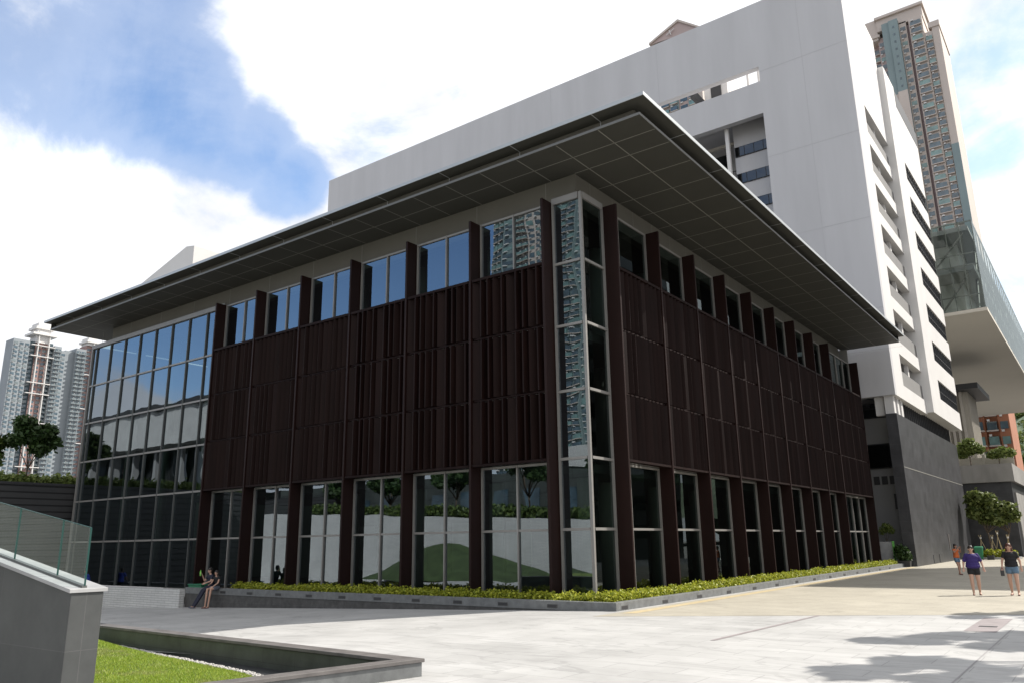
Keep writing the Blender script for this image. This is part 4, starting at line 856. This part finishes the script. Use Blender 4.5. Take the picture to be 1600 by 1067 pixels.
for k in range(14): MB().box(-62+3.7*k, -60.2+3.7*k, -36, -35.9, 3.9, 5.6).build('window', M['winblue'], mid)
tower('residential_tower', 'green and cream residential tower opposite, mirrored in the glass corner of the pavilion', -106, -76, -166, -146.7, 96,
      [(-106, -102, 0, 'teal', 'bay', 88), (-102, -98.5, .5, 'teal', 'win', 92), (-98.5, -94, 0, 'cream', 'balc', 94), (-94, -90, 0, 'cream', 'win', 94), (-90, -87, .6, 'teal', 'bay', 98), (-87, -84.5, 0, 'tealdark', 'win', 98), (-84.5, -80, .6, 'teal', 'bay', 98), (-80, -76, 0, 'teal', 'win', 92)], face='+Y', fl=2.9, zwin=12, k_=1.6, sub=4)
of = thing('office_block', (38, 54, -1), 'dark office block right of the plaza that shades the far paving', 'building')
MB().box(27, 50, 44, 65, -1.5, 38).build('wall', M['darkstone'], of)
o_ = MB(); [o_.box(26.9, 27, 45, 64.5, 3*k+1.2, 3*k+2.6) for k in range(12)]; [o_.box(28, 49.5, 43.9, 44, 3*k+1.2, 3*k+2.6) for k in range(12)]; o_.build('ribbon_window', M['darkglass'], of)
MB().box(26.7, 50.3, 43.7, 65.3, 38, 38.7).build('roof', M['greywall'], of)
of2 = thing('office_block', (26, 112, -1), 'dark block farther along the right side of the plaza', 'building')
MB().box(17, 34, 100, 130, -3, 30).build('wall', M['darkstone'], of2); o_ = MB(); [o_.box(17.5, 33.5, 99.9, 100, 3*k+1.2, 3*k+2.6) for k in range(9)]; o_.build('ribbon_window', M['darkglass'], of2)
# trees outside the right edge whose shadows fall on the paving
for j, (x, y, h_, r_q, lb_) in enumerate(((17.0, -1.2, 9.6, 2.3, 'nearest plaza tree just outside the right edge'), (17.3, 3.6, 9.9, 2.3, 'middle plaza tree outside the right edge'), (17.4, 8.8, 9.6, 2.1, 'farthest plaza tree outside the right edge'), (17.0, -5.2, 8.8, 2.1, 'plaza tree closest to the camera outside the right edge'))):
    tree((x, y, -1.03), h_, h_-2.5, crown_clumps(h_, r_q, 12, 80+j, .5, .21), 1000, .30, M['leafA'], lb_, seed=80+j, group='plaza trees along the right edge', tr=.09)

# ------------------------------------------------------------------ people
def ell(mb, c, r): mb.sphere(c, r, 14)
def cap(mb, a, b, ra, rb): mb.tube(a, b, ra, rb, 12); mb.sphere(a, ra, 12); mb.sphere(b, rb, 12)
def remesh(name, mb, vox, material, parent, mtx, smooth_it=4):
    me = bpy.data.meshes.new(name); me.from_pydata([tuple(mtx @ Vector(q)) for q in mb.v], [], mb.f); me.update()
    o = bpy.data.objects.new(name, me); C.objects.link(o)
    md = o.modifiers.new('r', 'REMESH'); md.mode = 'VOXEL'; md.voxel_size = vox; md.use_smooth_shade = True
    ms = o.modifiers.new('s', 'SMOOTH'); ms.iterations = smooth_it; ms.factor = .5
    dg = bpy.context.evaluated_depsgraph_get(); me2 = bpy.data.meshes.new_from_object(o.evaluated_get(dg)); me2.name = name
    bpy.data.objects.remove(o); bpy.data.meshes.remove(me)
    me2.materials.clear(); me2.materials.append(material); o = bpy.data.objects.new(name, me2); C.objects.link(o); o.parent = parent
    return o
def hand(mb, wr, el_, side, inward):
    """palm, four unequal bent fingers and a thumb leaving the side of the palm"""
    wr, el_ = Vector(wr), Vector(el_); d = (wr-el_).normalized(); inn_ = Vector(inward); inn_ = (inn_-d*inn_.dot(d)).normalized(); s_ = d.cross(inn_).normalized()*side
    for t in (-.022, -.007, .008, .022): cap(mb, wr+s_*t*.8, wr+d*.075+s_*t*1.1, .014, .011)
    for t, L_ in ((-.027, .055), (-.009, .07), (.009, .075), (.027, .066)):
        a = wr+d*.08+s_*t; b = a+d*L_*.5+inn_*.008; c = b+d*L_*.35+inn_*L_*.4; cap(mb, a, b, .0085, .008); cap(mb, b, c, .008, .0068)
    a = wr+d*.025+s_*.026; b = a+s_*.028+d*.028+inn_*.01; c = b+d*.028+inn_*.014; cap(mb, a, b, .012, .009); cap(mb, b, c, .009, .008)
def person(loc, rotz, h, J, label, skin, hairm, hairlen, parts, bulk=1., group=None, head_tilt=0):
    t = thing('person', loc, label, 'person', group); k = h/1.65
    mtx = Matrix.Rotation(rotz, 4, 'Z') @ Matrix.Scale(k, 4)
    V = {a: Vector(b) for a, b in J.items()}; b = MB(); W = bulk
    hd_ = V['head']; hx = V.get('look', Vector((0, 1, 0))).normalized()
    hp = V['hip']; cap(b, V['neck']-Vector((0, 0, .03)), hd_-Vector((0, .0, .06)), .05, .048)
    ch = V['chest']; ax = (V['neck']-hp).normalized()
    for c, r in ((ch+ax*.05, (.155*W, .10*W, .12)), (ch-ax*.08, (.14*W, .10*W, .13)), (hp+ax*.08, (.145*W, .11*W, .12)), (hp-ax*.0, (.165*W, .125*W, .11))): ell(b, c, r)
    for s_ in ('L', 'R'):
        cap(b, V['sh'+s_], V['neck']-Vector((0, 0, .04)), .050, .045); cap(b, V['sh'+s_], V['el'+s_], .046*W, .036*W); cap(b, V['el'+s_], V['wr'+s_], .036*W, .023)
        cap(b, V['th'+s_], V['kn'+s_], .088*W, .055*W); m_ = V['kn'+s_].lerp(V['an'+s_], .3); cap(b, V['kn'+s_], m_, .052*W, .054*W); cap(b, m_, V['an'+s_], .054*W, .032)
        cap(b, V['an'+s_]-Vector((0, 0, .03)), V['to'+s_], .036, .026); cap(b, V['an'+s_]-Vector((0, 0, .03)), V['an'+s_]-hx*.05-Vector((0, 0, .045)), .032, .026)
        hand(b, V['wr'+s_], V['el'+s_], 1 if s_ == 'L' else -1, V.get('palm'+s_, Vector((0, 1, 0))))
    ell(b, hd_+Vector((0, 0, .02)), (.074, .088, .092)); ell(b, hd_+hx*.025-Vector((0, 0, .045)), (.055, .06, .06)); cap(b, hd_+hx*.085+Vector((0, 0, .01)), hd_+hx*.102-Vector((0, 0, .022)), .010, .014)
    side = Vector((0, 0, 1)).cross(hx)
    for s_ in (-1, 1): ell(b, hd_+side*.075*s_-Vector((0, 0, .005)), (.014, .018, .028))
    remesh('body', b, .0085, skin, t, mtx, 2)
    e_ = MB()
    for s_ in (-1, 1): e_.sphere(hd_+hx*.083+side*.03*s_+Vector((0, 0, .015)), .011, 8)
    def place(mb, nm, m_): mb.v = [tuple(mtx @ Vector(q)+t.location) for q in mb.v]; return mb.build(nm, m_, t, smooth=True)
    place(e_, 'eyes', M['eye']); l_ = MB(); l_.sphere(hd_+hx*.079-Vector((0, 0, .052)), (.022, .012, .008), 8); place(l_, 'mouth', M['lip'])
    hr = MB(); ell(hr, hd_-hx*.012+Vector((0, 0, .045)), (.088, .100, .092)); ell(hr, hd_-hx*.04-Vector((0, 0, .02)), (.080, .07, .09))
    if hairlen: 
        for s_ in (-1, -.5, .5, 1): cap(hr, hd_-hx*.03+side*.062*s_, hd_-hx*.03+side*.085*s_-Vector((0, 0, hairlen)), .045, .03)
    hr2 = remesh('hair', hr, .012, hairm, t, mtx)
    for nm, m_, fn in parts:
        c = MB(); fn(c, V, W); remesh(nm, c, .011, m_, t, mtx, 5)
    return t
def tee(c, V, W, sleeve=.55, loose=1.12, hem=.0):
    ch, hp = V['chest'], V['hip']; ax = (V['neck']-hp).normalized()
    for p, r in ((ch+ax*.06, (.165*W*loose, .115*W*loose, .13)), (ch-ax*.06, (.155*W*loose, .12*W*loose, .14)), (hp+ax*.10, (.165*W*loose, .13*W*loose, .12)), (hp+ax*(.03-hem), (.172*W*loose, .138*W*loose, .11))): ell(c, p, r)
    for s_ in ('L', 'R'): cap(c, V['sh'+s_], V['neck']-Vector((0, 0, .07)), .060, .055); cap(c, V['sh'+s_], V['sh'+s_].lerp(V['el'+s_], sleeve), .056*W, .054*W)
def shorts(c, V, W, ln=.35, fl=1.12):
    hp = V['hip']; ell(c, hp+Vector((0, 0, .03)), (.175*W, .14*W, .13)); ell(c, hp-Vector((0, 0, .06)), (.172*W, .13*W, .08))
    for s_ in ('L', 'R'): cap(c, V['th'+s_], V['th'+s_].lerp(V['kn'+s_], ln), .102*W, .094*W*fl)
def trousers(c, V, W):
    shorts(c, V, W, .6, 1.0)
    for s_ in ('L', 'R'): cap(c, V['th'+s_].lerp(V['kn'+s_], .5), V['kn'+s_], .085, .072); cap(c, V['kn'+s_], V['an'+s_], .070, .060)
def shoes(c, V, W, up_=.04):
    for s_ in ('L', 'R'): cap(c, V['an'+s_]-Vector((0, 0, .045)), V['to'+s_]-Vector((0, 0, .004)), .040, .033)
def sandals(c, V, W):
    for s_ in ('L', 'R'): a = V['an'+s_]-Vector((0, 0, .072)); cap(c, a, V['to'+s_]-Vector((0, 0, .022)), .036, .034)
def stand(**k):
    J = dict(hip=(0, 0, .93), chest=(0, 0, 1.20), neck=(0, 0, 1.40), head=(0, .02, 1.53), shL=(-.165, 0, 1.34), elL=(-.24, -.04, 1.09), wrL=(-.27, .06, .87), shR=(.165, 0, 1.34), elR=(.24, .03, 1.09), wrR=(.26, .14, .89),
             thL=(-.085, 0, .87), knL=(-.10, .05, .48), anL=(-.10, -.02, .095), toL=(-.11, .13, .03), thR=(.085, 0, .87), knR=(.10, .12, .50), anR=(.10, .16, .10), toR=(.11, .31, .04))
    J.update(k); return J
def face_cam(x, y, extra=0): return math.atan2(CAMP.y-y, CAMP.x-x)-math.pi/2+extra
# walking pair
x, y = 9.35, 9.4
person((x, y, -1.03), face_cam(x, y, .05), 1.62, stand(elL=(-.27, -.05, 1.11), wrL=(-.31, .04, .89), elR=(.27, -.02, 1.10), wrR=(.30, .10, .88)), 'woman in a loose purple top and black shorts walking beside the woman in black', M['skin2'], M['hair'], .0,
       [('top', M['purple'], lambda c, V, W: tee(c, V, W, .8, 1.25)), ('shorts', M['black'], lambda c, V, W: shorts(c, V, W, .32)), ('sandals', M['shoe'], sandals)], 1.1)
x, y = 10.45, 9.7
person((x, y, -1.03), face_cam(x, y, -.1), 1.68, stand(elL=(-.25, -.03, 1.10), wrL=(-.27, .03, .88), knL=(-.10, .1, .49), anL=(-.1, .13, .1), toL=(-.11, .28, .04), knR=(.1, .04, .48), anR=(.1, -.03, .095), toR=(.12, .12, .03)), 'woman in a black t-shirt and denim shorts with long reddish brown hair walking', M['skin2'], M['hairred'], .17,
       [('top', M['black'], lambda c, V, W: tee(c, V, W, .5, 1.10)), ('shorts', M['denim'], lambda c, V, W: shorts(c, V, W, .30)), ('sandals', M['shoe'], sandals)], 1.06)
bg_ = thing('handbag', (10.2, 9.45, -.1), 'small dark purse hanging from the hand of the woman in black', 'purse')
MB().box(10.13, 10.24, 9.40, 9.46, -.40, -.22).build('body', M['darkmetal'], bg_, bevel=.015); MB().tube((10.14, 9.43, -.22), (10.19, 9.43, -.12), .008).tube((10.23, 9.43, -.22), (10.19, 9.43, -.12), .008).build('strap', M['shoe'], bg_)
x, y = 6.55, 25.6
person((x, y, -1.03), face_cam(x, y, .9), 1.55, stand(elL=(-.24, .12, 1.22), wrL=(-.08, .24, 1.42), elR=(.25, .10, 1.20), wrR=(.08, .24, 1.42), knR=(.12, .14, .48), anR=(.16, .22, .09), toR=(.17, .37, .03), head=(0, .02, 1.54)), 'woman in an orange top and denim shorts raising both hands to her face', M['skin'], M['hair'], .22,
       [('top', M['orangecloth'], lambda c, V, W: tee(c, V, W, .2, 1.12)), ('shorts', M['denim'], lambda c, V, W: shorts(c, V, W, .35)), ('shoes', M['shoe'], shoes)], .95)
# couple on the planter edge: seat height local z = planter top
gz = G(-18.2); sh_ = PT-gz
def sit(lean=.0, **k):
    J = dict(hip=(0, -.08, sh_+.10), chest=(0, -.02+lean, sh_+.40), neck=(0, .02+lean, sh_+.59), head=(0, .05+lean, sh_+.73), shL=(-.17, .0+lean, sh_+.53), elL=(-.24, .08+lean, sh_+.30), wrL=(-.15, .28, sh_+.22), shR=(.17, 0+lean, sh_+.53), elR=(.23, .10+lean, sh_+.30), wrR=(.12, .28, sh_+.24),
             thL=(-.09, -.02, sh_+.08), knL=(-.12, .40, sh_+.03), anL=(-.12, .50, .10), toL=(-.13, .66, .03), thR=(.09, -.02, sh_+.08), knR=(.12, .40, sh_+.03), anR=(.12, .46, .10), toR=(.13, .62, .03))
    J.update(k); return J
pr_ = sit(elR=(.26, .16, sh_+.30), wrR=(.20, .30, sh_+.55), knL=(-.12, .30, sh_-.10), anL=(-.16, .68, .10), toL=(-.18, .84, .05), knR=(.08, .30, sh_-.08), anR=(.02, .66, .10), toR=(.02, .82, .05))
pr_ = {k_: (v_[0], v_[1], v_[2]) for k_, v_ in pr_.items()}
person((-18.35, -1.72, gz), math.pi-.2, 1.65, pr_, 'man in a dark printed t-shirt and dark trousers perched on the planter edge', M['skin2'], M['hair'], 0,
       [('shirt', M['navy'], lambda c, V, W: tee(c, V, W, .55, 1.08)), ('trousers', M['navy'], trousers), ('shoes', M['greyshort'], shoes)], .98)
person((-17.85, -1.74, gz), math.pi+.12, 1.55, sit(elL=(-.22, .12, sh_+.30), wrL=(-.10, .30, sh_+.14)), 'woman in black top and short grey skirt with bare legs seated on the planter edge', M['skin2'], M['hair'], .2,
       [('top', M['black'], lambda c, V, W: tee(c, V, W, .3, 1.06)), ('skirt', M['greyshort'], lambda c, V, W: shorts(c, V, W, .55, 1.2)), ('shoes', M['shoe'], shoes)], .92)
bt = MB(); bt.tube((-18.62, -2.06, gz+sh_+.52), (-18.62, -2.06, gz+sh_+.70), .035, .032, 10); bt.tube((-18.62, -2.06, gz+sh_+.70), (-18.62, -2.06, gz+sh_+.76), .014, .014, 8)
tag(bt.build('bottle', M['bottle'], smooth=True), 'bright green drink bottle held up by the seated man', 'bottle')
# figure in blue by the hall
sh_ = .55; gzz = -1.5
bench = thing('bench', (-30.9, -.9, gzz), 'plain bench behind the low white wall under the person in blue', 'bench')
MB().box(-31.6, -30.2, -1.15, -.7, gzz+.46, gzz+.52).build('seat', M['darkmetal'], bench); MB().box(-31.5, -31.42, -1.1, -.75, gzz-.2, gzz+.46).build('leg', M['darkmetal'], bench); MB().box(-30.38, -30.3, -1.1, -.75, gzz-.2, gzz+.46).build('leg', M['darkmetal'], bench)
person((-31.0, -.95, gzz), math.pi-.6, 1.65, sit(), 'person in a blue shirt seated behind the low white wall at the left', M['skin'], M['hair'], 0,
       [('shirt', M['bluecloth'], lambda c, V, W: tee(c, V, W, .55, 1.12)), ('trousers', M['navy'], trousers), ('shoes', M['shoe'], shoes)], 1.05)
